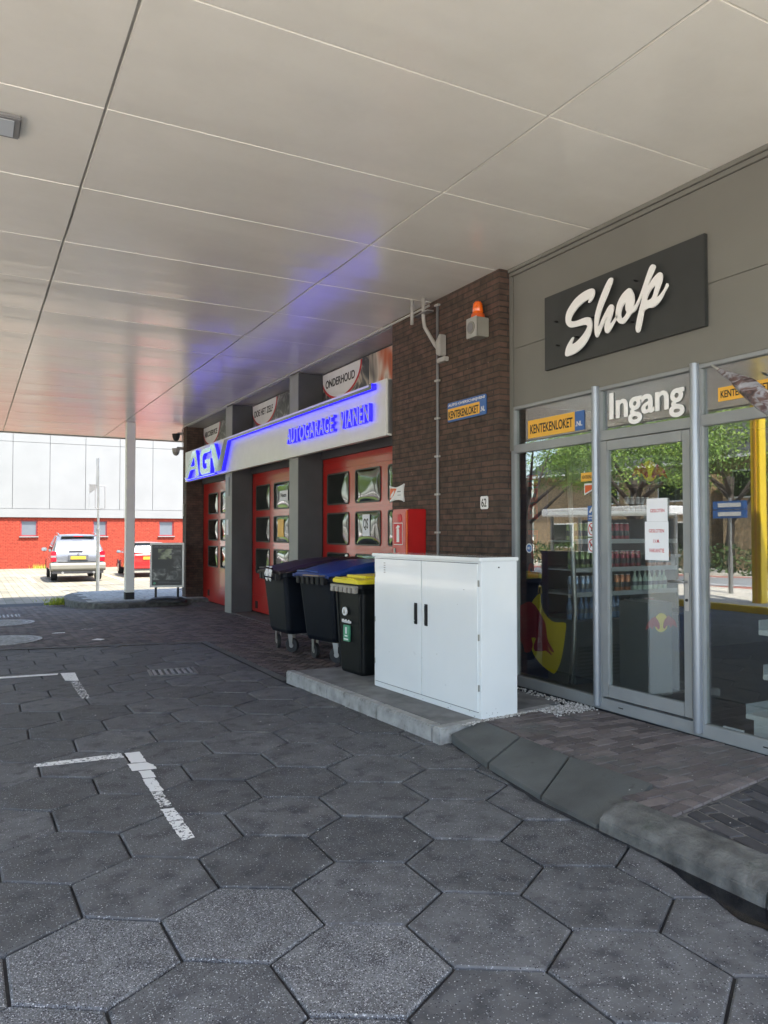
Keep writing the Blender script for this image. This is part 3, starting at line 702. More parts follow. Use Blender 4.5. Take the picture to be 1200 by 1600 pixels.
paintmark('painted_corner_mark', [([(-0.5, 9.5), (0.88, 9.36), (0.90, 9.46), (-0.5, 9.62)], 0.66), ([(0.92, 8.95), (1.05, 8.88), (1.07, 9.42), (0.92, 9.45)], 0.66),
    ([(0.96, 7.9), (1.04, 7.9), (1.05, 8.85), (0.96, 8.88)], 0.53)])
paintmark('painted_corner_mark', [([(-0.4, 5.52), (0.14, 5.50), (0.17, 5.56), (-0.4, 5.60)], 0.48)])
paintmark('painted_diamond', [([(1.60, 12.15), (1.72, 12.05), (1.80, 12.15), (1.70, 12.27)], 0.75)])
paintmark('painted_dash', [([(1.15, 13.2), (1.34, 13.2), (1.36, 13.3), (1.17, 13.3)], 0.6), ([(1.62, 13.5), (1.8, 13.5), (1.82, 13.6), (1.64, 13.6)], 0.5)])

# manhole covers, gully grates
def manhole(cx, cy, r, label):
    root = empty('manhole_cover', (cx, cy, gz(cy)), label, 'manhole cover')
    for nm, r0, r1, z, m in (('ring', r*0.90, r, 0.012, 'iron_pale'), ('ring', r*0.70, r*0.78, 0.012, 'iron_pale')):
        mb = MB(); n = 40
        mb.loft([[(rr*math.cos(2*PI*k/n), rr*math.sin(2*PI*k/n), zz) for k in range(n)] for rr, zz in ((r0, -.01), (r0, z), (r1, z), (r1, -.01))], False)
        mb.build(nm, M[m], root)
    MB().cyl((0, 0, -0.01), r*0.99, 0.017, n=40).build('cover', M['iron'], root)
    mb = MB()
    for k in range(-4, 5):
        mb.box(-0.6*r*math.cos(k/7), 0.6*r*math.cos(k/7), k*r*0.15-0.012, k*r*0.15+0.012, 0.006, 0.011)
    mb.build('ribs', M['iron_pale'], root); return root
manhole(0.45, 12.72, 0.53, 'round manhole cover nearest the hexagon paving'); manhole(0.55, 15.33, 0.50, 'round manhole cover farther from the hexagon paving, before the slotted grate')
def grate(cx, cy, w, l, nbar, label, z=0.01, rz=0.0):
    root = empty('drain_grate', (cx, cy, gz(cy)+z), label, 'drain grate', rz=rz)
    fr = MB(); t = 0.03
    for a_ in ((-w/2, w/2, -l/2, -l/2+t), (-w/2, w/2, l/2-t, l/2), (-w/2, -w/2+t, -l/2+t, l/2-t), (w/2-t, w/2, -l/2+t, l/2-t)): fr.box(*a_, -0.02, 0.0)
    fr.build('frame', M['iron'], root)
    MB().box(-w/2+t, w/2-t, -l/2+t, l/2-t, -0.02, -0.013).build('pit', M['black'], root)
    for k in range(nbar):
        x = -w/2+t+(k+0.5)*(w-2*t)/nbar; MB().box(x-0.014, x+0.014, -l/2+t, l/2-t, -0.012, -0.001).build('bar', M['iron_pale'], root)
    return root
grate(0.42, 17.0, 0.95, 0.62, 12, 'slotted grate at the far end of the dark road bricks')  # its white-ish reflection is put into the pale bar colour
grate(2.06, 8.93, 0.52, 0.42, 7, 'square gully grate with worn slots set in the hexagon paving', z=0.012, rz=-0.1)

# ------------------------------------------------------------------ canopy: metal panel ceiling, fascia, columns
cp = bpy.data.materials.new('canopy_panel_paint'); cp.use_nodes = True; t = cp.node_tree; L = t.links.new; b = t.nodes['Principled BSDF']
b.inputs['Base Color'].default_value = (0.50, 0.475, 0.43, 1); b.inputs['Roughness'].default_value = 0.22; b.inputs['Specular IOR Level'].default_value = 1.0
tc = N(t, 'ShaderNodeTexCoord'); mp = N(t, 'ShaderNodeMapping'); mp.inputs['Scale'].default_value = (0.55, 3.4, 1); L(tc.outputs['Object'], mp.inputs[0])
n1 = N(t, 'ShaderNodeTexNoise'); n1.inputs['Scale'].default_value = 1.0; n1.inputs['Detail'].default_value = 1.5; L(mp.outputs[0], n1.inputs['Vector'])
bp = N(t, 'ShaderNodeBump'); bp.inputs['Strength'].default_value = 0.4; bp.inputs['Distance'].default_value = 0.02; L(n1.outputs[0], bp.inputs['Height']); L(bp.outputs[0], b.inputs['Normal'])
n2 = N(t, 'ShaderNodeTexNoise'); n2.inputs['Scale'].default_value = 1.4; n2.inputs['Detail'].default_value = 9; n2.inputs['Roughness'].default_value = 0.7; L(tc.outputs['Object'], n2.inputs['Vector'])
r = ramp(t, [(0.3, (0.74, 0.715, 0.64)), (0.7, (0.81, 0.785, 0.71))]); L(n2.outputs[0], r.inputs[0]); L(r.outputs[0], b.inputs['Base Color'])
CZ = 4.2; YE = 22.0
canopy = empty('canopy', (0, 0, 0), 'large flat station canopy with glossy cream metal ceiling panels', 'canopy')
pm = MB(); xl = [-4.4, -1.75, 0.70, 3.15, 5.45]; yl = [-1.6]+[3.68+1.22*k for k in range(-4, 15)]+[21.98]
for i in range(len(xl)-1):
    for j in range(len(yl)-1):
        x0, x1, y0, y1 = xl[i]+0.007, xl[i+1]-0.007, yl[j]+0.002, yl[j+1]-0.002
        if x1 > 5 and y0 < 6.1: x1 = 4.70
        elif x1 > 5 and y0 < 8.3: x1 = 4.56
        nx, ny = 8, 6; k0 = len(pm.v); amp = random.uniform(.003, .013)*(0.35 if yl[j] < 5 else 1); tl = random.uniform(-.002, .002)
        for b_ in range(ny+1):
            for a_ in range(nx+1):
                s_, t_ = a_/nx, b_/ny
                edge = 0 if 0 < a_ < nx and 0 < b_ < ny else 0
                z = CZ - amp*math.sin(PI*t_)*(0.6+0.4*math.sin(PI*s_)) + tl*(t_-.5)
                pm.v.append((x0+0.004+(x1-x0-0.008)*s_, y0+0.005+(y1-y0-0.01)*t_, z))
        for b_ in range(ny):
            for a_ in range(nx):
                q = k0+b_*(nx+1)+a_; pm.f.append((q, q+nx+1, q+nx+2, q+1)); pm.t.append(.5)
        # folded edges
        k1 = len(pm.v); pm.v += [(x0+.004, y0+.005, CZ+tl*-.5), (x1-.004, y0+.005, CZ+tl*-.5), (x1-.004, y1-.005, CZ+tl*.5), (x0+.004, y1-.005, CZ+tl*.5), (x0, y0, CZ+.012), (x1, y0, CZ+.012), (x1, y1, CZ+.012), (x0, y1, CZ+.012)]
        for a_, b_ in ((0, 1), (1, 2), (2, 3), (3, 0)): pm.f.append((k1+a_, k1+b_, k1+4+b_, k1+4+a_)); pm.t.append(.5)
po = pm.build('ceiling_panels', cp, canopy)
for p in po.data.polygons: p.use_smooth = True
po.data.set_sharp_from_angle(angle=math.radians(25)) if hasattr(po.data, 'set_sharp_from_angle') else None
MB().box(-4.4, 5.45, -1.6, 22, CZ+0.0125, CZ+0.05).build('panel_backing', M['pipe_lt'], canopy)
MB().box(-4.45, 5.5, -1.65, 22.05, CZ+0.05, CZ+0.75).build('roof_slab', M['pipe'], canopy)
fa = MB(); fa.box(-4.5, 5.5, 22.0, 22.10, CZ-0.02, CZ+0.80); fa.box(-4.5, -4.41, -1.75, 22.0, CZ-0.02, CZ+0.80); fa.box(-4.5, 5.5, -1.75, -1.66, CZ-0.02, CZ+0.80)
fa.build('fascia_band', M['pipe'], canopy)
# grey steel column far left with its foot plate
cb_ = onz(201, 930, 0.03)
root = empty('canopy_column', (3.30, 18.75, 0.0), 'slim white canopy column on a black foot beside the advertising board', 'column', rz=0.0)
MB().box(-0.10, 0.10, -0.10, 0.10, 0.20, 4.19-0.0).build('shaft', M['pole'], root, bevel=0.01)
MB().box(-0.104, 0.104, -0.104, 0.104, 0.03, 0.20).build('foot_sleeve', M['rubber'], root, bevel=0.006)
MB().box(-0.30, 0.34, -0.20, 0.20, -0.02, 0.035).build('foot_plate', M['rubber'], root, bevel=0.012)
root = empty('yellow_post', (-5.2, 10.5, 0.115), 'bright yellow square post mirrored in the right shop pane', 'post')
MB().box(-0.11, 0.11, -0.11, 0.11, 0.0, 5.6).build('shaft', M['yellow'], root, bevel=0.012)
MB().box(0.1105, 0.123, -0.03, 0.02, 0.0, 5.3).build('cable_duct', M['sticker_y'], root)
root = empty('canopy_column', (-3.9, 18.75, 0), 'white canopy column at the street side of the canopy', 'column')
MB().box(-0.10, 0.10, -0.10, 0.10, -0.3, 4.19).build('shaft', M['pole'], root, bevel=0.012)
# raised island below the column
isl = MB(); poly = smooth_pts([(2.02, 19.9), (2.12, 18.9), (2.45, 18.12), (2.9, 18.0), (3.5, 18.05), (4.3, 18.2), (6.5, 18.5), (6.5, 21.9), (4.2, 21.75), (3.2, 21.9), (2.5, 21.7), (2.12, 20.9)], 3)
n = len(poly); isl.add([(x, y, -0.32) for x, y in poly]+[(x, y, 0.01) for x, y in poly]+[(3.4+(x-3.4)*.985, 20+(y-20)*.985, 0.03) for x, y in poly], [tuple(range(2*n, 3*n))[::-1]]+[(j, (j+1) % n, n+(j+1) % n, n+j) for j in range(n)]+[(n+j, n+(j+1) % n, 2*n+(j+1) % n, 2*n+j) for j in range(n)])
structure(isl.build('pavement_island', M['kerb']))
sm = MB(); ri = random.Random(5)
for i in range(9):
    for j in range(8):
        x = 2.35+0.3*i+(0.15 if j % 2 else 0); y = 18.35+0.42*j
        if x > 4.9: continue
        sm.box(x, x+0.29, y, y+0.41, 0.028, 0.038+ri.uniform(0, .004))
structure(sm.build('island_paving_slabs', M['slab_edge']))
# ceiling light
root = empty('ceiling_light', (-0.10, 5.37, CZ), 'square flush light fitting in the canopy ceiling', 'ceiling light')
MB().box(-0.35, 0.35, -0.14, 0.14, -0.03, 0.0).build('housing', M['pipe'], root, bevel=0.008)
MB().box(-0.31, 0.31, -0.11, 0.11, -0.034, -0.031).build('diffuser', M['lamp_glass'], root)

# ------------------------------------------------------------------ garage building
gar = empty('garage_building', (4.6, 13, 0), 'dark grey garage building with three red overhead doors', 'garage')
gar.location = (0, 0, 0)
def wbox(name, x0, x1, y0, y1, z0, z1, m, parent, bevel=0.0): return MB().box(x0, x1, y0, y1, z0, z1).build(name, M[m], parent, bevel)
for y0, y1 in ((11.42, 11.80), (14.94, 15.38)):
    wbox('pillar', 4.6, 5.02, y0, y1, -0.1, CZ-0.04, 'column', gar, 0.006)
    wbox('pillar_front', 4.590, 4.5985, y0+0.004, y1-0.004, -0.05, CZ-0.045, 'column_lt', gar)  # lighter grey sheet over the front face of the pillar
wbox('end_pillar', 4.6, 5.02, 18.66, 19.0, -0.2, CZ-0.02, 'brick', gar)
wbox('gable_wall', 5.03, 9, 18.662, 19.0, -0.4, 6, 'brick', gar)
for y0, y1 in ((8.24, 11.418), (11.802, 14.938), (15.382, 18.658)):
    wbox('lintel', 4.99, 5.06, y0, y1, 2.775, 3.40, 'column', gar)
    wbox('recess_soffit', 4.62, 5.06, y0, y1, 4.165, 4.195, 'pipe_lt', gar)
    wbox('banner_frame', 5.03, 5.06, y0, y1, 3.40, 4.165, 'signdark', gar)
    wbox('threshold', 4.60, 5.06, y0, y1, -0.3, gz((y0+y1)/2)+0.012, 'walk_brick', gar)
wbox('rear_mass', 5.30, 14, 8.24, 18.66, -0.3, 6, 'int_dark', gar)
def rrect(x0, x1, y0, y1, r, n=5):
    out = []
    for cx, cy, a0 in ((x1-r, y1-r, 0), (x0+r, y1-r, PI/2), (x0+r, y0+r, PI), (x1-r, y0+r, 1.5*PI)):
        for k in range(n+1): out.append((cx+r*math.cos(a0+PI/2*k/n), cy+r*math.sin(a0+PI/2*k/n)))
    return out
def garage_door(yn, yf, cols, first):
    """yn near end, yf far end, windows in columns counted from the far end"""
    zb = 0.03+min(0, gz((yn+yf)/2)); z1 = 2.775
    d = wbox('garage_door', 5.035, 5.065, yn, yf, zb, z1, 'door_red', gar)
    # section boards with fine grooves
    rows = [(zb, zb+0.33), (zb+0.335, 0.735), (0.74, 1.345), (1.35, 1.965), (1.97, 2.58), (2.585, 2.68), (2.685, 2.77)]
    for z0_, z1_ in rows:
        bd = MB().box(5.022, 5.0345, yn+0.01, yf-0.01, z0_+0.004, z1_-0.001).build('section', M['door_red'], d, bevel=0.003)
    for (z0_, z1_) in ((0.79, 1.29), (1.41, 1.91), (2.03, 2.53)):
        for c in cols:
            yl_ = first-1.015*c; w = 0.80
            if yl_-w < yn: w = yl_-yn-0.03
            mx = FX(5.0215, yl_, z0_)
            fr = shape('window_frame', [rrect(0, w, 0, z1_-z0_, 0.05), rrect(0.022, w-0.022, 0.022, z1_-z0_-0.022, 0.04)], M['door_trim'], d, mx, 0.012)
            # bulging acrylic pane: pillow surface
            h = z1_-z0_; nx, nz = 18, 14; mb = MB(); rr = random.Random(int(yl_*100+z0_*10)); bul = 0.022 if c > 0 else 0.012
            ph = rr.uniform(0, 6)
            for b_ in range(nz+1):
                for a_ in range(nx+1):
                    s_, t_ = a_/nx, b_/nz; e = min(1, 8*s_*(1-s_))*min(1, 8*t_*(1-t_))
                    zz = 0.002+bul*(1-(2*s_-1)**4)*(1-(2*t_-1)**4)+0.003*e*math.sin(7*s_+ph)*math.cos(6*t_+ph)
                    mb.v.append((0.014+(w-0.028)*s_, 0.014+(h-0.028)*t_, zz))
            for b_ in range(nz):
                for a_ in range(nx): q = b_*(nx+1)+a_; mb.f.append((q, q+1, q+nx+2, q+nx+1)); mb.t.append(.5)
            mb.build('window_pane', M['dark_pane'], d, smooth=True, mx=mx)
    return d
d3 = garage_door(8.25, 11.41, (0, 1, 2), 11.23)
d2 = garage_door(11.81, 14.93, (0, 1, 2), 14.70)
d1 = garage_door(15.39, 18.65, (0, 1, 2), 18.18)
for d, y in ((d2, 14.72), (d1, 18.2)):
    MB().box(5.012, 5.0215, y-0.13, y, 0.10, 0.24).build('vent', M['rubber'], d)
MB().box(4.988, 4.992, 12.9, 13.3, 2.18, 2.36).build('notice', M['paper'], d2)
MB().box(4.988, 4.992, 9.70, 9.92, 1.55, 1.86).build('notice', M['paper'], d3)
MB().box(4.988, 4.992, 13.1, 13.4, 1.52, 1.84).build('notice', M['sticker_y'], d2)
text('notice_text', 'QS', 0.15, 0.17, M['black'], d3, FX(4.9875, 9.89, 1.63), 0.002, 0.02)
text('notice_text', 'Neem', 0.28, 0.08, M['black'], d2, FX(4.9875, 13.25, 2.24), 0.002, 0.02)
# banners above the doors
P_dark = print_material('banner_photo_dark', [(0.30, (0.012, 0.013, 0.02)), (0.5, (0.05, 0.05, 0.06)), (0.58, (0.35, 0.30, 0.24)), (0.72, (0.55, 0.5, 0.42))], (1, 2.2, 3.0))
P_grey = print_material('banner_photo_grey', [(0.32, (0.015, 0.015, 0.017)), (0.5, (0.07, 0.07, 0.075)), (0.6, (0.20, 0.2, 0.2)), (0.75, (0.5, 0.48, 0.46))], (1, 4.5, 5.0))
P_warm = print_material('banner_photo_warm', [(0.35, (0.02, 0.02, 0.03)), (0.48, (0.6, 0.52, 0.42)), (0.6, (0.45, 0.10, 0.03)), (0.72, (0.08, 0.05, 0.06))], (1, 2.6, 0.8), 0.6, 2)
def banner(y_far, y_near, word, lab, disc_w, mat_):
    root = empty('banner', (0, 0, 0), lab, 'banner', 'picture banners above the garage doors')
    MB().box(5.015, 5.028, y_near+0.02, y_far-0.02, 3.42, 4.15).build('photo', mat_, root)
    mx = FX(5.014, y_far-0.02, 4.145); r = disc_w*0.50
    def clipd(rr, cx, cy):
        pts = circ(cx, cy, rr, 64, (0.43 if rr == r else 0.465)); pts = clip(pts, 0, 1, -0.004); pts = clip(pts, -1, 0, -0.004); return pts
    shape('disc_rim', [clipd(r+0.045, r*0.95, 0.0)], M['redprint'], root, mx, 0.002)
    shape('disc', [clipd(r, r*0.95, 0.0)], M['white'], root, mx, 0.002, 0.003)
    text('lettering', word, disc_w*0.76, 0.13, M['black'], root, FX(5.014, y_far-0.02-0.12, 3.90), 0.002, 0.02, zoff=0.006)
    return root
B3 = banner(11.418, 8.24, 'ONDERHOUD', 'banner reading ONDERHOUD above the nearest garage door', 1.40, P_dark)
MB().box(5.0105, 5.0135, 8.30, 9.75, 3.50, 4.14).build('photo_inset', P_warm, B3)
B2 = banner(14.938, 11.80, 'DOE HET ZELF', 'banner reading DOE HET ZELF above the middle garage door', 1.40, P_grey)
B1 = banner(18.658, 15.38, 'AIRCOSERVICE', 'banner reading AIRCOSERVICE above the far garage door', 1.40, P_grey)
for b_, y in ((B3, 9.8), (B2, 13.4), (B1, 17)): settle(b_, (5.03, y, 3.42))

# ------------------------------------------------------------------ long sign with blue backlight
gs = empty('garage_sign', (0, 0, 0), 'long white illuminated sign with blue glowing letters AGV and AUTOGARAGE VIANEN', 'sign')
MB().box(4.50, 4.585, 8.30, 18.36, 2.80, 3.505).build('sign_box', M['board'], gs, bevel=0.004)
MB().box(4.52, 4.586, 8.288, 8.2985, 2.83, 3.49).build('end_cap', M['alu'], gs)
GS = FX(4.4985, 18.36, 2.80)          # local x runs to the right along the sign, y up
def lit(splines, name, chrome=0.006, depth=0.065):
    splines = [[((x*1.2+.1 if x < 5 else x+.42), y) for x, y in s_] for s_ in splines]
    shape(name+'_halo', splines, M['blue_led'], gs, GS, depth, 0.012)
    shape(name, splines, M['chrome'], gs, GS, chrome, depth+0.013)
Ah = 0.64
lit([[(0.15, 0.05), (0.42, 0.05), (0.60, 0.22), (0.95, 0.22), (1.0, 0.05), (1.24, 0.05), (0.98, 0.64), (0.72, 0.64)], [(0.62, 0.30), (0.92, 0.30), (0.86, 0.50)]], 'letter_a')
lit([[(1.98, 0.05), (1.40, 0.05), (1.28, 0.14), (1.28, 0.50), (1.42, 0.60), (2.0, 0.60), (1.96, 0.50), (1.56, 0.50), (1.47, 0.44), (1.47, 0.24), (1.56, 0.17), (1.74, 0.17), (1.74, 0.28), (1.62, 0.28), (1.62, 0.36), (1.98, 0.36)]], 'letter_g')
lit([[(1.95, 0.64), (2.22, 0.64), (2.48, 0.26), (2.80, 0.64), (9.33, 0.64), (9.33, 0.675), (9.40, 0.675), (9.40, 0.60), (3.00, 0.60), (2.66, 0.04), (2.28, 0.04), (2.18, 0.20)]], 'letter_v')
lit([[(0.15, 0.012), (2.2, 0.012), (2.2, 0.034), (0.15, 0.034)]], 'underline', depth=0.05)
def lit_text(body, x, y, w, h):
    mx = GS @ Matrix.Translation((x, y, 0))
    text('letters_halo', body, w, h, M['blue_led'], gs, mx, 0.050, 0.012, space=1.12, zoff=0.012)
    text('letters', body, w, h, M['alu'], gs, mx, 0.006, 0.012, space=1.12, zoff=0.063)
lit_text('AUTOGARAGE', 6.84, 0.21, 1.80, 0.235)
lit_text('VIANEN', 8.86, 0.21, 0.86, 0.235)
settle(gs, (4.6, 13.3, 2.80)); settle(gar, (4.8, 13.5, 0))

# pale cable pipe under the ceiling edge, bent down at the far corner
mb = MB().tube([(4.54, 7.35, 4.165), (4.54, 12, 4.165), (4.54, 18.75, 4.165), (4.56, 18.95, 4.13), (4.575, 18.98, 4.0), (4.575, 18.98, 3.5)], 0.014, 8)
tag(mb.build('cable_pipe', M['pipe_lt'], smooth=True), 'thin pale pipe under the canopy edge along the garage', 'pipe')
for i, (y, z, lab) in enumerate(((19.06, 3.98, 'upper black security camera on the far garage corner'), (19.06, 3.62, 'lower dome security camera on the far garage corner'))):
    root = empty('security_camera', (4.60, y, z), lab, 'security camera', 'security cameras on the far garage corner')
    MB().box(-0.14, 0.02, -0.05, 0.05, 0.03, 0.09).build('bracket', M['pipe_lt'], root, bevel=0.01)
    MB().cyl((-0.16, 0, -0.05), 0.085, 0.10, r2=0.10).build('housing', M['pipe_lt'] if i else M['rubber'], root, smooth=False)
    mb = MB(); n = 14
    mb.loft([[(-0.16+0.08*math.cos(a_)*math.cos(2*PI*k/n), 0.08*math.cos(a_)*math.sin(2*PI*k/n), -0.05-0.08*math.sin(a_)) for k in range(n)] for a_ in (0, .4, .8, 1.2, 1.5)])
    mb.build('dome', M['rubber'] if not i else M['siren'], root, smooth=True)
tag(MB().box(4.576, 4.588, 15.10, 15.32, 2.33, 2.72).build('wall_plate', M['window_lt'], bevel=0.004), 'tall pale plate on the pillar just under the sign', 'plate')
tag(MB().box(4.576, 4.588, 15.14, 15.26, 1.55, 1.86).build('wall_plate', M['paper'], bevel=0.004), 'small white notice at mid height on the far pillar', 'plate')
tag(MB().box(4.57, 4.598, 18.80, 18.90, 2.0, 2.3).build('junction_box', M['siren'], bevel=0.008), 'small cream box on the far garage corner', 'box')

# ------------------------------------------------------------------ brick pillar with its fittings
bpil = MB().box(4.55, 4.745, 6.06, 8.234, -0.1, CZ-0.004).box(4.7455, 5.6, 7.9, 8.234, -0.1, CZ-0.004).build('brick_wall', M['brick'])
tag(bpil, 'dark brown brick wall section between garage door and shop front', 'wall')
mb = MB().tube([(4.535, 7.17, 0.12), (4.535, 7.17, 4.12)], 0.016, 8)
cr = tag(mb.build('conduit', M['pipe'], smooth=True), 'thin grey conduit running up the brick wall', 'conduit')
for k in range(9):
    MB().box(4.512, 4.549, 7.135, 7.205, 0.75+k*0.42, 0.77+k*0.42).build('clip', M['pipe_lt'], cr)
rb_ = empty('pipe_bracket', (0, 0, 0), 'pale bent pipe hanging from the canopy ceiling to a bracket on the brick wall', 'pipe')
MB().tube([(4.40, 7.25, 4.2), (4.40, 7.25, 3.98), (4.41, 7.24, 3.88), (4.47, 7.12, 3.66), (4.50, 7.06, 3.58)], 0.021, 10).build('bent_pipe', M['pipe_lt'], rb_, smooth=True)
MB().tube([(4.33, 7.38, 4.2), (4.33, 7.38, 3.93)], 0.019, 10).build('pipe_stub', M['pipe_lt'], rb_, smooth=True)
mb = MB(); mb.loft([[(x, 6.98+yy_, 3.60+zz_) for yy_, zz_ in ((0.02, 0.15), (0.04, 0.16), (0.12, 0.09), (0.11, -0.05), (0.05, -0.08), (.02, -0.07))] for x in (4.46, 4.54)])
mb.build('wall_bracket', M['pipe_lt'], rb_, bevel=0.006)
MB().box(4.49, 4.548, 6.96, 7.12, 3.46, 3.51).build('bracket_foot', M['pipe_lt'], rb_, bevel=0.005)
MB().box(4.36, 4.44, 7.10, 7.42, 4.02, 4.035).build('pipe_clamp', M['steel'], rb_)
settle(rb_, (4.5, 7.05, 3.46))
# siren with amber beacon
sr = empty('siren', (0, 0, 0), 'grey siren box with amber rotating beacon on the brick wall', 'siren')
MB().box(4.40, 4.549, 6.225, 6.395, 3.555, 3.75).build('housing', M['siren'], sr, bevel=0.008)
MB().box(4.388, 4.399, 6.22, 6.40, 3.55, 3.755).build('front_plate', M['pipe_lt'], sr, bevel=0.006)
MB().cyl((4.379, 6.31, 3.65), 0.062, 0.0085, 'x', 28).build('horn_ring', M['siren'], sr)
MB().cyl((4.373, 6.31, 3.65), 0.046, 0.0055, 'x', 28).build('horn', M['pipe'], sr)
MB().cyl((4.47, 6.31, 3.751), 0.074, 0.045, 'z', 28, 0.064).build('beacon_base', M['orange'], sr, smooth=False)
mb = MB(); n = 24
mb.loft([[(4.47+rr*math.cos(2*PI*k/n), 6.31+rr*math.sin(2*PI*k/n), z) for k in range(n)] for rr, z in ((.055, 3.797), (.054, 3.85), (.049, 3.895), (.035, 3.92), (.013, 3.93))])
mb.build('beacon_dome', M['beacon'], sr, smooth=True); settle(sr, (4.45, 6.315, 3.545))
def sticker_sign(name, y_left, z0, w, h, X, lab, slogan=False, parent=None):
    root = parent or empty(name, (0, 0, 0), lab, 'sign')
    mx = FX(X, y_left, z0)
    if slogan:
        shape('board', [rrect(0, w, 0, h, 0.02)], M['sticker_b'], root, mx, 0.012)
        text('slogan', 'AUTO OVERSCHRIJVEN?', w*0.96, h*0.17, M['white'], root, mx@Matrix.Translation((w*0.02, h*0.76, 0.013)), 0.0015, 0.02)
        shape('name_panel', [rrect(0.01, w*0.85, 0.02, h*0.68, 0.01)], M['sticker_y'], root, mx, 0.003, 0.0125)
        text('name_text', 'KENTEKENLOKET', w*0.79, h*0.40, M['black'], root, mx@Matrix.Translation((w*0.035, h*0.15, 0.016)), 0.0015, 0.02)
        text('ending_text', '.NL', w*0.11, h*0.25, M['white'], root, mx@Matrix.Translation((w*0.87, h*0.17, 0.013)), 0.0015, 0.02)
    else:
        shape('name_panel', [rect(0, w*0.84, 0, h)], M['sticker_y'], root, mx, 0.002)
        shape('blue_panel', [rect(w*0.842, w, 0, h)], M['sticker_b'], root, mx, 0.002)
        text('name_text', 'KENTEKENLOKET', w*0.76, h*0.52, M['black'], root, mx@Matrix.Translation((w*0.045, h*0.23, 0.0022)), 0.001, 0.02)
        text('ending_text', '.NL', w*0.11, h*0.26, M['white'], root, mx@Matrix.Translation((w*0.855, h*0.22, 0.0022)), 0.001, 0.02)
    return root
s_ = sticker_sign('wall_sign', 6.97, 2.79, 0.70, 0.205, 4.548, 'blue and amber KENTEKENLOKET sign on the brick wall', True)
settle(s_, (4.548, 6.6, 2.79))
hn = empty('house_number', (0, 0, 0), 'white house number plate 62 on the brick wall', 'house number')
shape('plate', [rrect(0, 0.125, 0, 0.13, 0.02)], M['white'], hn, FX(4.548, 6.375, 1.835), 0.008)
text('digits', '62', 0.085, 0.085, M['black'], hn, FX(4.5395, 6.355, 1.857), 0.0015, 0.01); settle(hn, (4.548, 6.31, 1.835))
# fire extinguisher box
fb = empty('fire_extinguisher_box', (0, 0, 0), 'red fire extinguisher cabinet on the brick wall', 'fire cabinet')
MB().box(4.31, 4.549, 7.44, 7.79, 0.98, 1.865).build('box', M['fire_red'], fb, bevel=0.008)
MB().box(4.296, 4.309, 7.465, 7.775, 1.0, 1.835).build('door', M['fire_red'], fb, bevel=0.006)
MB().box(4.295, 4.309, 7.44, 7.462, 1.0, 1.85).build('hinge_edge', M['orange'], fb)
shape('pictogram_border', [rect(0, .205, 0, .25)], M['white'], fb, FX(4.2955, 7.74, 1.46), 0.002)
shape('pictogram_field', [rect(0.008, .197, 0.008, .242)], M['redprint'], fb, FX(4.2955, 7.74, 1.46), 0.002, 0.0021)
shape('pictogram', [[(.075,.03),(.135,.03),(.135,.17),(.118,.19),(.145,.20),(.14,.215),(.10,.225),(.06,.195),(.062,.185),(.09,.19),(.075,.17)]], M['white'], fb, FX(4.2955, 7.74, 1.46), 0.002, 0.0042)
MB().cyl((4.290, 7.60, 1.765), 0.045, 0.0055, 'x', 24).build('round_badge', M['redprint'], fb)
MB().box(4.285, 4.2955, 7.69, 7.73, 1.36, 1.42).build('latch', M['steel'], fb, bevel=0.004); settle(fb, (4.43, 7.6, 0.98))
wn = empty('warning_sign', (0, 0, 0), 'small orange and white sign with raised corners beside the garage door', 'sign')
pts = smooth_pts([(0,0),(0.02,0.01),(.18,0.03),(.32,0.015),(.345,0),(.34,.03),(.325,.10),(.335,.18),(.35,.215),(.32,.205),(.17,.18),(.02,.20),(0,.21),(.01,.17),(.02,.1),(.01,.03)], 3)
shape('plate', [pts], M['white'], wn, FX(4.547, 8.27, 1.965), 0.02)
shape('orange_field', [[(.022,.03),(.022,.175),(.185,.165),(.11,.085)]], M['orange'], wn, FX(4.5265, 8.27, 1.965), 0.002)
shape('flame', [[(.03,.06),(.055,.10),(.13,.15),(.12,.11),(.07,.06)]], M['white'], wn, FX(4.5245, 8.27, 1.965), 0.0015)
MB().box(4.5247, 4.5262, 7.985, 8.07, 2.085, 2.097).build('rule', M['pipe'], wn)
MB().box(4.5247, 4.5262, 7.985, 8.06, 2.045, 2.052).build('rule', M['pipe'], wn); settle(wn, (4.547, 8.1, 1.965))
tag(MB().box(4.80, 4.86, 8.44, 8.50, 0.0, 1.46).build('post', M['window_lt'], bevel=0.006), 'narrow pale post standing before the nearest red door', 'post')

# ------------------------------------------------------------------ shop
shop = empty('shop', (0, 0, 0), 'glazed shop front with grey panels above the entrance', 'shop')
XW = 4.68; YL = 6.055; YR = -2.6
# fascia panels (upper row, lower row) 3 mm joints
ycuts = [YL, 2.4, -2.6]
for i in range(2):
    wbox('fascia_panel', XW, XW+0.06, ycuts[i+1]+0.002, ycuts[i]-0.002-(0.05 if i == 0 else 0), 3.402, 4.12, 'fascia', shop, 0.002)
    wbox('fascia_panel', XW+0.004, XW+0.06, ycuts[i+1]+0.002, ycuts[i]-0.002-(0.05 if i == 0 else 0), 2.832, 3.399, 'fascia', shop, 0.002)
wbox('corner_trim', XW-0.012, XW+0.06, YL-0.045, YL-0.001, 2.40, 4.12, 'fascia', shop)
wbox('top_trim', XW-0.015, XW+0.06, YR, YL-0.001, 4.123, 4.16, 'fascia', shop, 0.003)
wbox('top_trim', XW-0.030, XW+0.06, YR, YL-0.001, 4.162, 4.198, 'fascia', shop, 0.003)
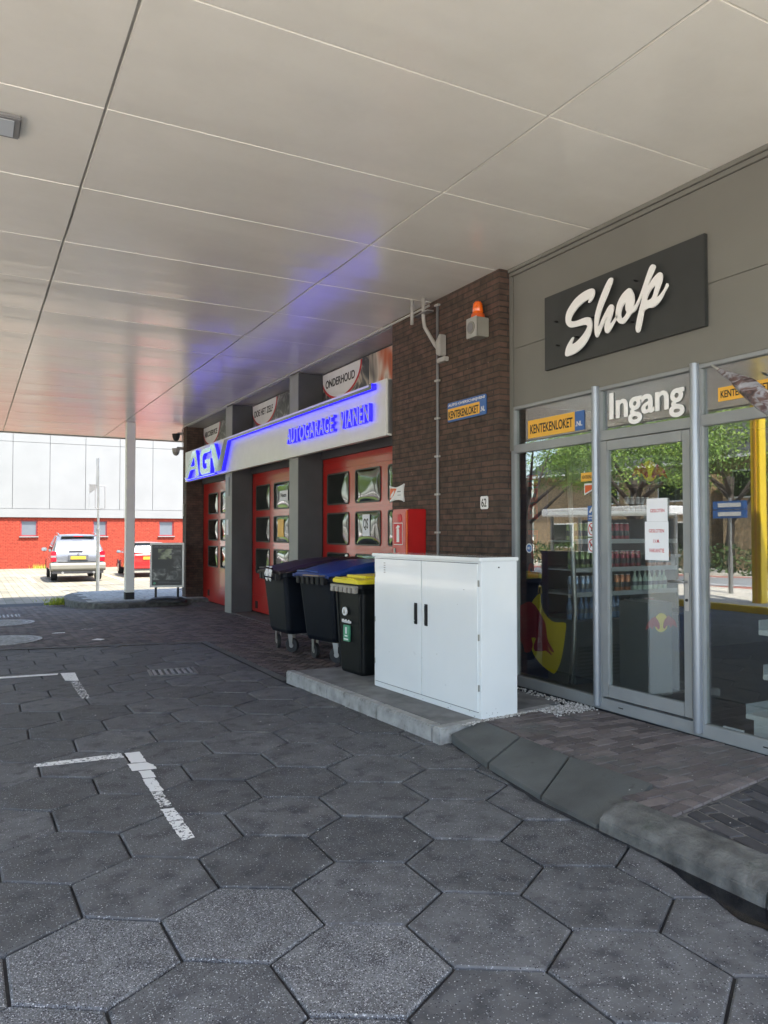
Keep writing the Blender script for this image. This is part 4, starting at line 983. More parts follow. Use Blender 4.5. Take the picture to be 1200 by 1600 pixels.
# frames
zb, zs, zt0, zt1, zh = 0.13, 0.215, 2.375, 2.455, 2.80
def fr(y0, y1, z0, z1, x0=XW, x1=XW+0.06, m='frame', name='frame_bar'): return wbox(name, x0, x1, y0, y1, z0, z1, m, shop, 0.004)
wbox('plinth', XW+0.02, XW+0.07, YR, YL, 0.0, 0.118, 'int_dark', shop)
fr(YR, YL-0.002, zb-0.01, zs)                        # sill
fr(YR, YL-0.002, zh, 2.830)                          # head
fr(YL-0.06, YL-0.003, zs+.001, zh-.001)             # left jamb
fr(4.905, YL-0.062, zt0, zt1)                       # transom left
fr(YR, 3.82, zt0, zt1)
MULL = (4.875, 3.86, 0.9, -1.6)
for y in MULL:
    fr(y-0.045, y+0.045, zs+.001, zh-.001)
for y in MULL[:2]:
    mb = MB(); n = 20
    prof = []
    for k in range(n+1):
        a_ = -PI/2+PI*k/n; prof.append((XW-0.006-0.045*math.cos(a_), y-0.028*math.sin(a_)*1.0))
    prof += [(XW-0.002, y-0.030), (XW-0.002, y+0.030)]
    prof = [(XW-0.001, y+0.03)]+[(XW-0.02-0.028*math.cos(-PI/2+PI*k/n), y+0.03*math.sin(PI/2-PI*k/n)) for k in range(n+1)]+[(XW-0.001, y-0.03)]
    mb.loft([[(px_, py_, z) for px_, py_ in prof] for z in (0.15, 2.84)])
    mb.build('mullion', M['mullion'], shop)
def pane(y0, y1, z0, z1, parent, x=XW+0.03, name='glass_pane'):
    return MB().box(x, x+0.006, y0, y1, z0, z1).build(name, M['glass'], parent)
pane(4.92, YL-0.06, zs, zt0, shop); pane(4.92, YL-0.06, zt1, zh, shop)
pane(0.945, 3.815, zs, zt0, shop); pane(0.945, 3.815, zt1, zh, shop)
pane(-1.555, 0.855, zs, zt0, shop); pane(-1.555, 0.855, zt1, zh, shop)
pane(3.905, 4.83, zt1, zh, shop)
fr(3.905, 4.83, 2.375, 2.455)
# door
dr = fr(3.910, 3.985, 0.235, 2.365, XW-0.006, XW+0.045, 'frame', 'door')
for a_ in ((4.755, 4.828, 0.235, 2.365), (3.987, 4.753, 2.285, 2.365), (3.987, 4.753, 0.235, 0.335)):
    MB().box(XW-0.006, XW+0.045, a_[0], a_[1], a_[2], a_[3]).build('door_rail', M['frame'], dr, bevel=0.004)
pane(3.985, 4.755, 0.335, 2.285, dr, XW+0.018, 'door_glass')
MB().box(XW-0.014, XW-0.0065, 3.928, 3.968, 1.02, 1.30).build('handle_plate', M['alu'], dr, bevel=0.003)
hd = MB().tube([(XW-0.012, 3.948, 1.235), (XW-0.055, 3.948, 1.235), (XW-0.06, 3.965, 1.235), (XW-0.06, 4.08, 1.232)], 0.0095, 10).build('handle', M['steel'], dr, smooth=True)
MB().cyl((XW-0.020, 3.948, 1.10), 0.011, 0.007, 'x', 16).build('lock', M['rubber'], dr)
for y in (3.3, 1.9, 4.6): wbox('drain_slot', XW-0.0025, XW-0.0005, y, y+0.05, 0.165, 0.173, 'rubber', shop)
# paper notices on the door
pn = empty('paper_notice', (0, 0, 0), 'two white sheets with red lettering taped behind the door glass', 'notice')
mx = FX(XW+0.012, 4.365, 1.385)
shape('lower_sheet', [rect(0, .232, 0, .30)], M['paper'], pn, mx, 0.001)
shape('upper_sheet', [rect(.02, .225, .301, .48)], M['paper'], pn, mx, 0.001)
text('lettering', 'GESLOTEN', .14, .026, M['redprint'], pn, mx@Matrix.Translation((.055, .372, .0012)), 0.0005, 0.01)
text('lettering', 'GESLOTEN', .15, .026, M['redprint'], pn, mx@Matrix.Translation((.04, .215, .0012)), 0.0005, 0.01)
text('lettering', 'I.V.M.', .06, .026, M['redprint'], pn, mx@Matrix.Translation((.085, .135, .0012)), 0.0005, 0.01)
text('lettering', 'VAKANTIE', .15, .03, M['redprint'], pn, mx@Matrix.Translation((.04, .06, .0012)), 0.0005, 0.01); settle(pn, (XW, 4.25, 1.385))
# SHOP sign, traced brush letters standing off the board
sg = empty('shop_sign', (0, 0, 0), 'charcoal board with white brush lettering Shop above the entrance', 'sign')
MB().box(4.645, 4.679, 3.742, 5.50, 3.09, 3.765).build('board', M['signdark'], sg, bevel=0.003)
XS = 4.60
def tr(pts, n=3):
    out = []
    for x, y in pts:
        p = onx(870+x/6.3158, 400+y/6.3158, XS); out.append((-(p.y), p.z))
    return smooth_pts(out, n)
S1 = [(345,322),(300,338),(240,375),(180,430),(130,500),(100,560),(90,620),(98,670),(125,700),(150,706),(200,697),(260,682),(290,680),(305,692),(298,715),(270,765),(225,820),(185,856),(160,868),(150,860),(160,830),(168,802),(155,805),(125,850),(98,905),(86,960),(92,988),(115,988),(160,972),(220,935),(280,870),(325,790),(345,720),(348,660),(335,615),(310,604),(270,612),(200,640),(160,645),(142,640),(140,620),(160,575),(205,515),(260,462),(310,430),(320,434),(314,458),(322,462),(345,440),(368,395),(374,350),(365,326)]
H1 = [(540,215),(515,230),(480,295),(440,390),(405,490),(380,590),(374,680),(378,760),(390,798),(405,800),(425,760),(455,690),(485,630),(500,605),(503,612),(485,650),(474,700),(480,745),(495,762),(515,752),(545,705),(575,650),(605,600),(600,585),(575,612),(550,650),(536,665),(529,652),(543,600),(560,540),(562,498),(545,478),(520,490),(490,540),(450,620),(420,690),(409,694),(408,675),(422,600),(457,490),(500,390),(530,310),(550,250),(552,222)]
O1 = [(725,318),(690,335),(640,392),(603,465),(587,540),(585,600),(600,642),(632,668),(668,663),(700,622),(735,570),(775,540),(805,480),(838,405),(853,375),(840,440),(815,540),(792,640),(782,710),(790,748),(803,755),(820,738),(835,680),(850,600),(862,545),(885,525),(910,512),(940,512),(980,490),(1030,430),(1070,350),(1100,295),(1088,268),(1060,330),(1020,385),(995,405),(988,395),(1010,330),(1038,250),(1043,195),(1035,168),(1015,162),(980,190),(940,240),(915,285),(908,290),(915,255),(945,180),(970,120),(970,92),(945,84),(918,115),(890,190),(860,280),(825,380),(800,440),(770,492),(760,485),(766,440),(762,385),(748,352)]
O2 = [(683,455),(650,500),(633,560),(636,605),(655,612),(680,585),(692,555),(682,530),(680,490)]
P2 = [(975,290),(935,330),(905,380),(890,425),(897,438),(930,425),(950,395),(965,340)]
ident = Matrix(((0,0,-1,XS+0.006), (-1,0,0,0), (0,1,0,0), (0,0,0,1)))
for nm, sp in (('letter_s', [S1]), ('letter_h', [H1]), ('letters_op', [O1, O2, P2])):
    shape(nm, [tr(q) for q in sp], M['signwhite'], sg, ident, 0.012)
    c0 = tr(sp[0], 1); ym = -sum(p[0] for p in c0)/len(c0)
for y, z in ((5.30, 3.28), (5.32, 3.5), (5.05, 3.3), (4.85, 3.42), (4.62, 3.40), (4.42, 3.28), (4.38, 3.6)):
    MB().cyl((4.606, y, z), 0.008, 0.04, 'x', 8).build('stand_off', M['rubber'], sg)
settle(sg, (4.66, 4.62, 3.09))
# Ingang lettering
ig = text('ingang_lettering', 'Ingang', 0.765, 0.29, M['signwhite'], None, FX(XW+0.026, 4.745, 2.475), 0.008, 0.02)
tag(ig, 'white lettering Ingang on the glass above the door', 'lettering')
settle(ig, (XW, 4.3, 2.475))
st = sticker_sign('window_sticker', 5.82, 2.50, 0.77, 0.17, XW+0.0275, 'KENTEKENLOKET sticker on the glass left of the word Ingang'); settle(st, (XW+0.02, 5.5, 2.5))
st = sticker_sign('window_sticker', 3.69, 2.535, 0.50, 0.10, XW+0.0275, 'KENTEKENLOKET sticker partly behind the furled flag'); settle(st, (XW+0.02, 3.4, 2.57))
# small stickers left pane, traced position on the glass
def py(u): return onx(u, 800, XW+0.026).y
st = empty('window_sticker', (0, 0, 0), 'small amber KENTEKENLOKET sticker hanging in the left pane', 'sticker')
mx = FX(XW+0.0285, 5.10, 2.045); shape('panel', [rect(0, .20, 0, .075)], M['sticker_y'], st, mx, 0.001)
text('lettering', 'KENTEKENLOKET', .165, .03, M['black'], st, mx@Matrix.Translation((.015, .022, .0012)), 0.0005, 0.01); settle(st, (XW, 5.0, 2.045))
st = empty('window_sticker', (0, 0, 0), 'small orange sticker just below the small amber one', 'sticker')
shape('panel', [[(0, 0), (.14, .05), (.14, .10), (0, .10)]], M['white'], st, FX(XW+0.0285, 5.06, 1.925), 0.001)
shape('flame', [[(.01, .015), (.09, .045), (.11, .085), (.01, .085)]], M['orange'], st, FX(XW+0.0270, 5.06, 1.925), 0.001); settle(st, (XW, 5.0, 1.925))
mx = FX(XW+0.0285, 5.020, 1.70)
st = empty('window_sticker', (0, 0, 0), 'blue square sticker with white pictogram above the two prohibition stickers', 'sticker')
shape('panel', [rrect(0, .095, 0, .13, .006)], M['sticker_b'], st, mx, 0.001)
shape('pictogram', [[(.015,.075),(.05,.12),(.072,.118),(.068,.10),(.03,.068)]], M['white'], st, mx, 0.0005, 0.0012)
text('lettering', 'camera', .06, .016, M['white'], st, mx@Matrix.Translation((.012, .034, .0012)), 0.0005, 0.01); text('lettering', 'bewaking', .07, .018, M['white'], st, mx@Matrix.Translation((.012, .010, .0012)), 0.0005, 0.01); settle(st, (XW, 5.0, 1.70))
def nosign(z, lab, glyph):
    st = empty('window_sticker', (0, 0, 0), lab, 'sticker'); mx = FX(XW+0.0285, 5.020, z)
    shape('panel', [rect(0, .098, 0, .128)], M['paper'], st, mx, 0.001)
    shape('glyph', glyph, M['black'], st, mx, 0.0005, 0.0012)
    shape('ring', [circ(.049, .064, .043, 32, .054), circ(.049, .064, .035, 32, .045)], M['redprint'], st, mx, 0.0005, 0.0018)
    shape('bar', [[(.018,.094),(.026,.101),(.081,.036),(.073,.028)]], M['redprint'], st, mx, 0.0005, 0.0024); settle(st, (XW, 5.0, z))
nosign(1.565, 'upper red prohibition sticker in the left pane', [[(.035,.045),(.06,.045),(.058,.06),(.037,.06)], [(.040,.065),(.062,.075),(.066,.088),(.045,.08)]])
nosign(1.425, 'lower red prohibition sticker showing a dog', [[(.028,.045),(.034,.045),(.036,.058),(.056,.058),(.058,.045),(.064,.045),(.063,.07),(.072,.078),(.068,.086),(.056,.076),(.034,.072),(.028,.08)]])
# round badge sticker lower left
st = empty('window_sticker', (0, 0, 0), 'round blue badge sticker low in the left pane', 'sticker'); mx = FX(XW+0.0285, 5.86, 1.405)
shape('badge', [circ(.045, .045, .045)], M['white'], st, mx, 0.001); shape('badge_field', [circ(.045, .045, .036)], M['sticker_b'], st, mx, 0.0005, 0.0012)
text('lettering', 'MIX', .045, .025, M['white'], st, mx@Matrix.Translation((.022, .033, .0018)), 0.0005, 0.01); settle(st, (XW, 5.8, 1.405))
# shop shell
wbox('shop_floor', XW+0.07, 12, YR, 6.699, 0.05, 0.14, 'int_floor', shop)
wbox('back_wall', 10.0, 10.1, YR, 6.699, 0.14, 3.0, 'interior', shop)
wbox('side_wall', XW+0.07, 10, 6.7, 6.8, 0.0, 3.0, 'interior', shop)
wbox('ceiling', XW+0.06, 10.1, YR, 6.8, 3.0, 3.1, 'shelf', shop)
MB().box(4.80, 9.9, YR-0.02, YR-0.01, 0.14, 2.9).build('glass_pane', M['glass'], shop)  # unseen glazed side wall, added to let sunlight into the shop
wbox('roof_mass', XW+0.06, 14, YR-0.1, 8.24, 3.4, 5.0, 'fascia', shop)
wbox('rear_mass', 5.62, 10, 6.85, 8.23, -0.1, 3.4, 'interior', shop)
settle(shop, (4.8, 3.5, 0))

# --- drinks cooler with bull panel on its side
ck = empty('drinks_cooler', (0, 0, 0), 'open drinks cooler with navy and yellow bull graphic on its side', 'cooler')
CX0, CX1, CY0, CY1 = 5.10, 6.62, 5.64, 6.42
MB().box(CX0+0.002, CX1, CY0, CY1, 0.14, 0.74).build('base', M['cooler'], ck, bevel=0.01)
for k in range(9): MB().box(CX0+0.05, CX1-0.05, CY0-0.006, CY0-0.001, 0.20+k*0.035, 0.218+k*0.035).build('vent_slat', M['int_dark'], ck)
MB().box(CX0+0.002, CX1, CY1-0.06, CY1, 0.74, 2.1).build('back_panel', M['int_dark'], ck)
MB().box(CX0+0.002, CX1, CY0+0.08, CY1, 2.1, 2.42).build('header', M['cooler'], ck, bevel=0.01)
MB().box(CX1-0.03, CX1, CY0+0.08, CY1-0.06, 0.74, 2.1).build('end_panel', M['cooler'], ck)
MB().box(CX0-0.012, CX0-0.002, 6.0, CY1, 0.14, 2.42).build('side_panel', M['navy'], ck)
MB().box(CX0-0.012, CX0-0.002, CY0, 5.998, 0.14, 0.76).build('side_panel', M['cooler'], ck)
for z in (1.00, 1.24, 1.52, 1.80):
    sh = MB().box(CX0+0.03, CX1-0.035, CY0+0.06, CY1-0.07, z-0.012, z).build('shelf', M['shelf'], ck)
    MB().box(CX0+0.03, CX1-0.035, CY0+0.05, CY0+0.059, z-0.03, z+0.015).build('price_rail', M['shelf'], sh)
MB().tube([(CX0+0.01, CY0+0.07, 2.40), (CX0+0.01, CY0+0.03, 1.6), (CX0+0.01, CY0-0.01, 0.85), (CX0+0.0, CY0+0.0, 0.50), (CX0+0.0, CY0+0.05, 0.16)], 0.024, 12).build('edge_tube', M['steel'], ck, smooth=True)
def trc(pts, n=2):
    out = []
    for x, y in pts:
        p = onx(815+x/11.43, 920+y/11.43, CX0-0.013); out.append((-p.y, p.z))
    return smooth_pts(out, n)
idc = Matrix(((0,0,-1,CX0-0.0125), (-1,0,0,0), (0,1,0,0), (0,0,0,1)))
disc = [(330,90),(345,240),(400,420),(530,570),(650,600),(790,612),(780,800),(740,1100),(680,1350),(600,1500),(540,1500),(380,1380),(260,1240),(190,1100),(150,850),(130,500),(150,330),(230,170)]
bull = [(-150,420),(-60,330),(45,265),(120,232),(190,245),(270,330),(360,480),(430,620),(455,850),(490,960),(580,1115),(560,1135),(510,1090),(475,1010),(500,1110),(550,1175),(520,1175),(440,1105),(380,1112),(240,1110),(222,1000),(262,885),(180,875),(205,985),(175,1105),(120,1135),(60,1125),(30,1000),(-60,900),(-160,1000),(-240,1150),(-270,1000),(-220,700)]
shape('yellow_disc', [trc(disc)], M['logo_y'], ck, idc, 0.002)
shape('bull_emblem', [trc(bull)], M['logo_r'], ck, idc, 0.002, 0.0025)
mxr = Matrix(((0,0,-1,CX0-0.0125), (0,1,0,6.27), (1,0,0,1.02), (0,0,0,1)))  # letters climbing the panel
me = text_mesh('Red Bull', 1.0, 0.03)
xs_ = [v.co.x for v in me.vertices]; ys_ = [v.co.y for v in me.vertices]; w_ = max(xs_)-min(xs_); h_ = max(ys_)-min(ys_)
for v in me.vertices: v.co = ((v.co.x-min(xs_))/w_*1.05, (v.co.y-min(ys_))/h_*0.16, v.co.z*0.002+0.001)
place_mesh(me, 'brand_lettering', M['logo_r'], ck, Matrix(((0,0,-1,CX0-0.0125), (0,1,0,6.14), (1,0,0,1.14), (0,0,0,1))))
def bull_logo(parent, mx, w):
    s_ = w/2.0
    sc = lambda P: [(x*s_, y*s_) for x, y in P]
    shape('sun_disc', [sc(circ(0, 0, 0.42))], M['logo_y'], parent, mx, 0.002)
    bl = [(-1.0,-.28),(-.85,.05),(-.6,.22),(-.42,.30),(-.22,.12),(-.12,-.05),(-.10,-.22),(-.2,-.30),(-.3,-.18),(-.5,-.12),(-.55,-.28),(-.7,-.14)]
    for sgn in (1, -1): shape('bull_emblem', [sc([(x*sgn, y) for x, y in bl])], M['logo_r'], parent, mx, 0.002, 0.003)
bull_logo(ck, FY(6.22, CY0+0.078, 2.24), 0.52); settle(ck, (5.86, 6.0, 0.14))
mc = empty('small_cooler', (0, 0, 0), 'slim grey counter cooler with bull logo just behind the door', 'cooler')
MB().box(5.26, 5.56, 4.86, 5.22, 0.14, 0.98).build('cabinet', M['cooler'], mc, bevel=0.012)
bull_logo(mc, FY(5.41, 4.858, 0.80), 0.40); settle(mc, (5.5, 5.0, 0.14))
# cans and bottles
def can_proto(name, colr, lab, cat, h, r, bottle=False):
    mm = mat(name+'_'+colr[0], colr[1], 0.25, var=0.35, scale=30, stretch=(1,1,3), metal=0.3 if not bottle else 0.0)
    mb = MB(); n = 12
    prof = [(r*.85, 0), (r, h*.05), (r, h*.88), (r*.78, h*.97), (r*.78, h)] if not bottle else [(r*.9, 0), (r, h*.05), (r, h*.6), (r*.4, h*.82), (r*.36, h)]
    mb.loft([[(rr*math.cos(2*PI*k/n), rr*math.sin(2*PI*k/n), z) for k in range(n)] for rr, z in prof])
    root = empty(name, (0, 0, 0), lab, cat); o = mb.build('body', mm, root, smooth=True)
    MB().cyl((0, 0, h*.28), r*1.02, h*(.30 if not bottle else .2), n=12).build('label_band', M['window_lt'] if colr[0] in ('blue', 'water', 'clear', 'cherry') else M['signdark'], root)
    MB().cyl((0, 0, h), r*.78 if not bottle else r*.4, 0.006 if not bottle else 0.02, n=12).build('lid', M['alu'] if not bottle else M['white'], root)
    return root
def row(proto, x0, x1, y, z, group, first=[]):
    n = int((x1-x0)/0.072)
    for i in range(n):
        for q in range(1):
            c = proto if proto.name not in used_p else copy_tree(proto)
            used_p.add(proto.name); c.location = (x0+0.036+i*0.072, y+0.006*math.sin(i*2.3), z); c['group'] = group
used_p = set()
P_lime = can_proto('drink_can', ('lime', (0.30, 0.38, 0.16)), 'pale green can on the second highest cooler shelf', 'can', 0.17, 0.03)
P_blue = can_proto('drink_can', ('blue', (0.30, 0.38, 0.52)), 'blue and silver can on a middle cooler shelf', 'can', 0.165, 0.03)
P_red = can_proto('drink_can', ('red', (0.36, 0.05, 0.07)), 'red can on a cooler shelf behind the door', 'can', 0.17, 0.03)
P_or = can_proto('drink_can', ('orange', (0.50, 0.17, 0.06)), 'orange can on a cooler shelf behind the door', 'can', 0.17, 0.03)
P_bot = can_proto('drink_bottle', ('water', (0.12, 0.20, 0.34)), 'blue water bottle in the bottom well of the cooler', 'bottle', 0.22, 0.032, True)
P_cl = can_proto('drink_bottle', ('clear', (0.5, 0.62, 0.5)), 'pale bottle on the middle cooler shelf behind the door', 'bottle', 0.20, 0.03, True)
P_pk = can_proto('drink_can', ('silver', (0.6, 0.6, 0.62)), 'silver can on the highest cooler shelf', 'can', 0.16, 0.03)
row(P_lime, 5.14, 5.64, 5.76, 1.24, 'green cans in the cooler'); row(P_red, 5.68, 6.12, 5.76, 1.24, 'red cans in the cooler'); row(P_or, 6.2, 6.57, 5.76, 1.24, 'orange cans in the cooler')
row(P_blue, 5.14, 5.72, 5.76, 1.00, 'blue cans in the cooler'); row(P_or, 5.75, 5.98, 5.76, 1.00, 'orange cans in the cooler'); row(P_cl, 6.0, 6.57, 5.76, 1.00, 'pale bottles in the cooler')
row(P_bot, 5.14, 5.86, 5.78, 0.742, 'water bottles in the cooler well'); row(P_red, 5.9, 6.4, 5.78, 0.742, 'red cans in the cooler')
row(P_lime, 5.14, 5.5, 5.78, 1.52, 'green cans in the cooler'); row(P_pk, 5.9, 6.55, 5.76, 1.80, 'silver cans on the top shelf'); row(P_red, 5.6, 6.0, 5.76, 1.52, 'red cans in the cooler')
# display rack near the right pane
rk = empty('display_rack', (0, 0, 0), 'white display rack with shelves behind the right pane', 'rack')
MB().box(4.98, 5.02, 2.2, 3.58, 0.14, 1.5).build('upright', M['shelf'], rk) if False else None
for z, y1 in ((0.30, 3.66), (0.60, 3.52), (0.91, 3.55)):
    sh = MB().box(4.92, 5.30, 2.0, y1, z-0.035, z).build('shelf', M['white'], rk, bevel=0.004)
    MB().box(4.92, 5.30, y1-0.012, y1-0.004, z, z+0.07).build('divider', M['shelf'], sh)
MB().box(4.93, 5.30, 2.0, 3.60, 0.14, 0.264).build('base', M['white'], rk)
MB().box(5.30, 5.34, 2.0, 3.66, 0.14, 1.5).build('back_panel', M['int_dark'], rk); settle(rk, (5.1, 2.8, 0.14))
P_sn = can_proto('drink_can', ('cherry', (0.5, 0.06, 0.08)), 'red and white can on the middle shelf of the white rack', 'can', 0.18, 0.034)
P_cr = can_proto('drink_bottle', ('cream', (0.6, 0.62, 0.45)), 'cream jar on the top shelf of the white rack', 'jar', 0.13, 0.036, True)
for i in range(8):
    for P_, z, g_ in ((P_sn, 0.60, 'red cans on the white rack'), (P_cr, 0.91, 'cream jars on the white rack')):
        c = P_ if i == 0 else copy_tree(P_); c.location = (4.99+0.02*(i % 2), 3.42-0.085*i, z); c['group'] = g_
ct = empty('counter', (0, 0, 0), 'dark service counter inside the shop', 'counter')
MB().box(6.2, 7.9, 2.9, 4.2, 0.14, 1.15).build('body', M['int_dark'], ct, bevel=0.01); MB().box(6.15, 7.95, 2.85, 4.25, 1.15, 1.19).build('top', M['interior'], ct)
MB().cyl((6.19, 3.8, 0.9), 0.012, 0.009, 'x', 10).build('knob', M['steel'], ct); settle(ct, (7, 3.5, 0.14))
bx_ = empty('navy_crate', (0, 0, 0), 'dark navy box on a stand behind the door', 'box')
MB().box(5.75, 6.2, 4.95, 5.30, 0.50, 0.86).build('box', M['navy'], bx_, bevel=0.02); MB().box(5.8, 6.15, 5.0, 5.25, 0.14, 0.50).build('stand', M['int_dark'], bx_); settle(bx_, (6.0, 5.1, 0.14))
tag(MB().box(4.78, 4.80, 3.58, 3.74, 0.145, 0.21).build('floor_label', M['paper']), 'small white card on the shop floor at the right pane', 'card')
# furled flag in front of the right pane
fl = empty('furled_flag', (0, 0, 0), 'furled flag on a white pole slanting into the picture before the right pane', 'flag')
pA, pB = onx(1113, 571, 4.45), onx(1240, 655, 4.1)
MB().tube([pA, pA.lerp(pB, .3), pA.lerp(pB, .6), pB], 0.008, 8, r2=0.012).build('pole', M['white'], fl, smooth=True)
mb = MB(); n = 14; rings = []
ax = (pB-pA).normalized(); a1 = ax.cross(Vector((0,0,1))).normalized(); a2 = a1.cross(ax)
for i in range(26):
    t_ = i/25; c = pA.lerp(pB, 0.10+0.88*t_)+a2*(0.012*math.sin(5*t_)); R0 = 0.012+0.055*min(1, t_*2.2)*(1 if t_ < .9 else .8)
    rings.append([c+(a1*math.cos(2*PI*k/n)+a2*math.sin(2*PI*k/n)*0.75)*R0*(1+0.22*math.sin(3*k+7*t_)+0.15*math.sin(5*k-11*t_)) for k in range(n)])
mb.loft(rings); mb.build('rolled_cloth', M['flag'], fl, smooth=True); settle(fl, tuple(pB))
# ------------------------------------------------------------------ street cabinet
cabr = empty('street_cabinet', (3.577, 5.015, 0.118), 'large white two-door steel cabinet standing on the concrete platform', 'cabinet', rz=math.atan2(6.654-5.015, 3.477-3.577)-PI/2)
CW, CD, CH = 1.64, 0.375, 1.275      # local: -x face is the front, y along the width
MB().box(0.0, CD, 0.0, CW, 0.0, CH-0.025).build('body', M['cab'], cabr, bevel=0.004)
MB().box(-0.022, CD+0.012, -0.012, CW+0.02, CH-0.024, CH+0.006).build('lid', M['cab'], cabr, bevel=0.006)
for (y0, y1), hy in (((0.035, 0.815), 0.745), ((0.825, 1.605), 0.905)):
    d = MB().box(-0.012, -0.001, y0, y1, 0.055, CH-0.045).build('door', M['cab'], cabr, bevel=0.003)
    MB().box(-0.017, -0.0125, hy-0.024, hy+0.024, 0.665, 0.855).build('handle_recess', M['rubber'], d, bevel=0.002)
    MB().box(-0.030, -0.0175, hy-0.014, hy+0.010, 0.675, 0.845).build('handle', M['rubber'], d, bevel=0.004)
    MB().box(-0.0095, -0.0035, y0-0.004, y1+0.004, 0.0515, 0.0545).build('seal', M['rubber'], d)
    MB().box(-0.0095, -0.0035, y0-0.004, y1+0.004, CH-0.0445, CH-0.041).build('seal', M['rubber'], d)
    if hy > 0.8:
        for k in range(5): MB().box(-0.0130, -0.0121, 1.42, 1.45, 1.10+k*0.022, 1.108+k*0.022).build('vent_stamp', M['siren'], d)
MB().cyl((0.18, -0.0008, CH-0.075), 0.006, 0.0005, 'y', 12).build('screw', M['rubber'], cabr)
MB().cyl((0.18, -0.006, CH-0.075), 0.006, 0.0055, 'y', 12).build('screw', M['rubber'], cabr)

rs = random.Random(8)
for k in range(16):
    y_, z_ = rs.uniform(.05, 1.6), abs(rs.gauss(0, .05))+.004
    if k > 10: y_, z_ = rs.uniform(.1, 1.5), rs.uniform(.2, 1.1)
    r_ = rs.uniform(.003, .010)
    MB().box(-.0136 if z_ > .056 else -.0012, -.0125 if z_ > .056 else -.0004, y_, y_+r_*rs.uniform(1, 3), z_, z_+r_*.7).build('scuff_mark', M['siren'], cabr)
for k in range(7):
    x_, z_ = rs.uniform(.03, .2), rs.uniform(.02, .07); MB().box(x_, x_+rs.uniform(.004, .012), -.0012, -.0004, z_, z_+.004).build('scuff_mark', M['pipe'], cabr)
for z_ in (.22, .62, 1.05):
    MB().cyl((-.006, .026, z_), .007, .05, 'z', 8).build('hinge', M['siren'], cabr); MB().cyl((-.006, 1.614, z_), .007, .05, 'z', 8).build('hinge', M['siren'], cabr)
MB().cyl((-.0315, .903, .70), .006, .002, 'x', 12).build('key_lock', M['steel'], cabr)
# ------------------------------------------------------------------ bins
def caster(parent, x, y, r=0.095, rz=0.4, zt=0.28):
    c = MB().cyl((-0.022, 0, 0), r, 0.044, 'x', 22).build('wheel', M['rubber'], parent)
    c.location = (x, y, r); c.rotation_euler = (0, 0, rz)
    MB().cyl((-0.026, 0, 0), r*0.35, 0.052, 'x', 14).build('hub', M['steel'], c)
    fk = MB()
    for s_ in (-1, 1): fk.loft([[(s_*0.032+dx, yy_, zz_) for yy_, zz_ in ((-.02, -.012), (.02, -.012), (.055, zt-r-.01), (-.03, zt-r-.01))] for dx in (-.0025, .0025)])
    fk.box(-.036, .036, -.035, .06, zt-r-.012, zt-r)
    fk.build('fork', M['steel'], c); return c
def big_bin(loc, rz, lidmat, bodymat, lab):
    root = empty('waste_container', loc, lab, 'waste container', 'wheeled containers before the garage', rz)
    L2, W2 = 0.62, 0.375
    mb = MB(); rings = []
    def ring(l, w, z, r=0.05):
        return [(x, y, z) for x, y in rrect(-l, l, -w, w, r, 3)]
    mb.loft([ring(L2*.80, W2*.80, 0.25), ring(L2*.84, W2*.84, 0.30), ring(L2*.95, W2*.95, 0.92), ring(L2*.97, W2*.97, 1.0), ring(L2, W2*1.02, 1.01), ring(L2, W2*1.02, 1.08)])
    mb.build('body', bodymat, root, smooth=False, bevel=0)
    # lid: low at the front (-x) rising to the hinge side, domed
    lid = MB(); n = 10; rr = []
    for i in range(n+1):
        t_ = i/n; x = -L2-0.05+(2*L2+0.08)*t_; zz = 1.09+0.15*math.sin(min(1, t_*1.35)*PI/2); w = W2+0.035-(0.03 if i in (0, n) else 0)
        rr.append([(x, -w, 1.075), (x, -w, zz-0.035), (x, -w*.86, zz), (x, 0, zz+0.018), (x, w*.86, zz), (x, w, zz-0.035), (x, w, 1.075)])
    lid.loft(rr); lo = lid.build('lid', lidmat, root, bevel=0.012)
    MB().tube([(-L2-.085, -.22, 1.12), (-L2-.095, 0, 1.13), (-L2-.085, .22, 1.12)], 0.014, 8).build('lid_grip', lidmat, lo, smooth=True)
    cmb = MB()
    for k in range(6): cmb.box(-L2-.065, -L2-.002, -.30+k*.105, -.235+k*.105, 0.965, 1.055)
    cmb.box(-L2-.05, -L2-.001, -.33, .36, 1.035, 1.065); cmb.build('lifting_comb', M['rubber'], root, bevel=0.006)
    for s_ in (-1, 1):
        MB().cyl((-0.02, s_*(W2+.01), 0.90), 0.035, 0.04 if s_ > 0 else -0.04, 'y', 16).build('trunnion', M['rubber'], root)
        MB().box(-0.25, -0.22, s_*(W2*.93)-.01, s_*(W2*.93)+.01, 0.40, 0.92).build('rib', bodymat, root)
    caster(root, -L2*.68, -W2*.62, rz=0.5); caster(root, -L2*.68, W2*.62, rz=-.2); caster(root, L2*.68, -W2*.62, rz=0.3); caster(root, L2*.68, W2*.62, rz=0.1)
    return root
bA = big_bin((4.22, 9.92, 0.0), math.radians(3), M['lid_dark'], M['bin_blue'], 'black wheeled container with dark closed lid, farthest of the bins')
bB = big_bin((4.36, 8.95, 0.0), math.radians(12), M['lid_blue'], M['bin_blue'], 'dark wheeled container with blue lid between the other bins')
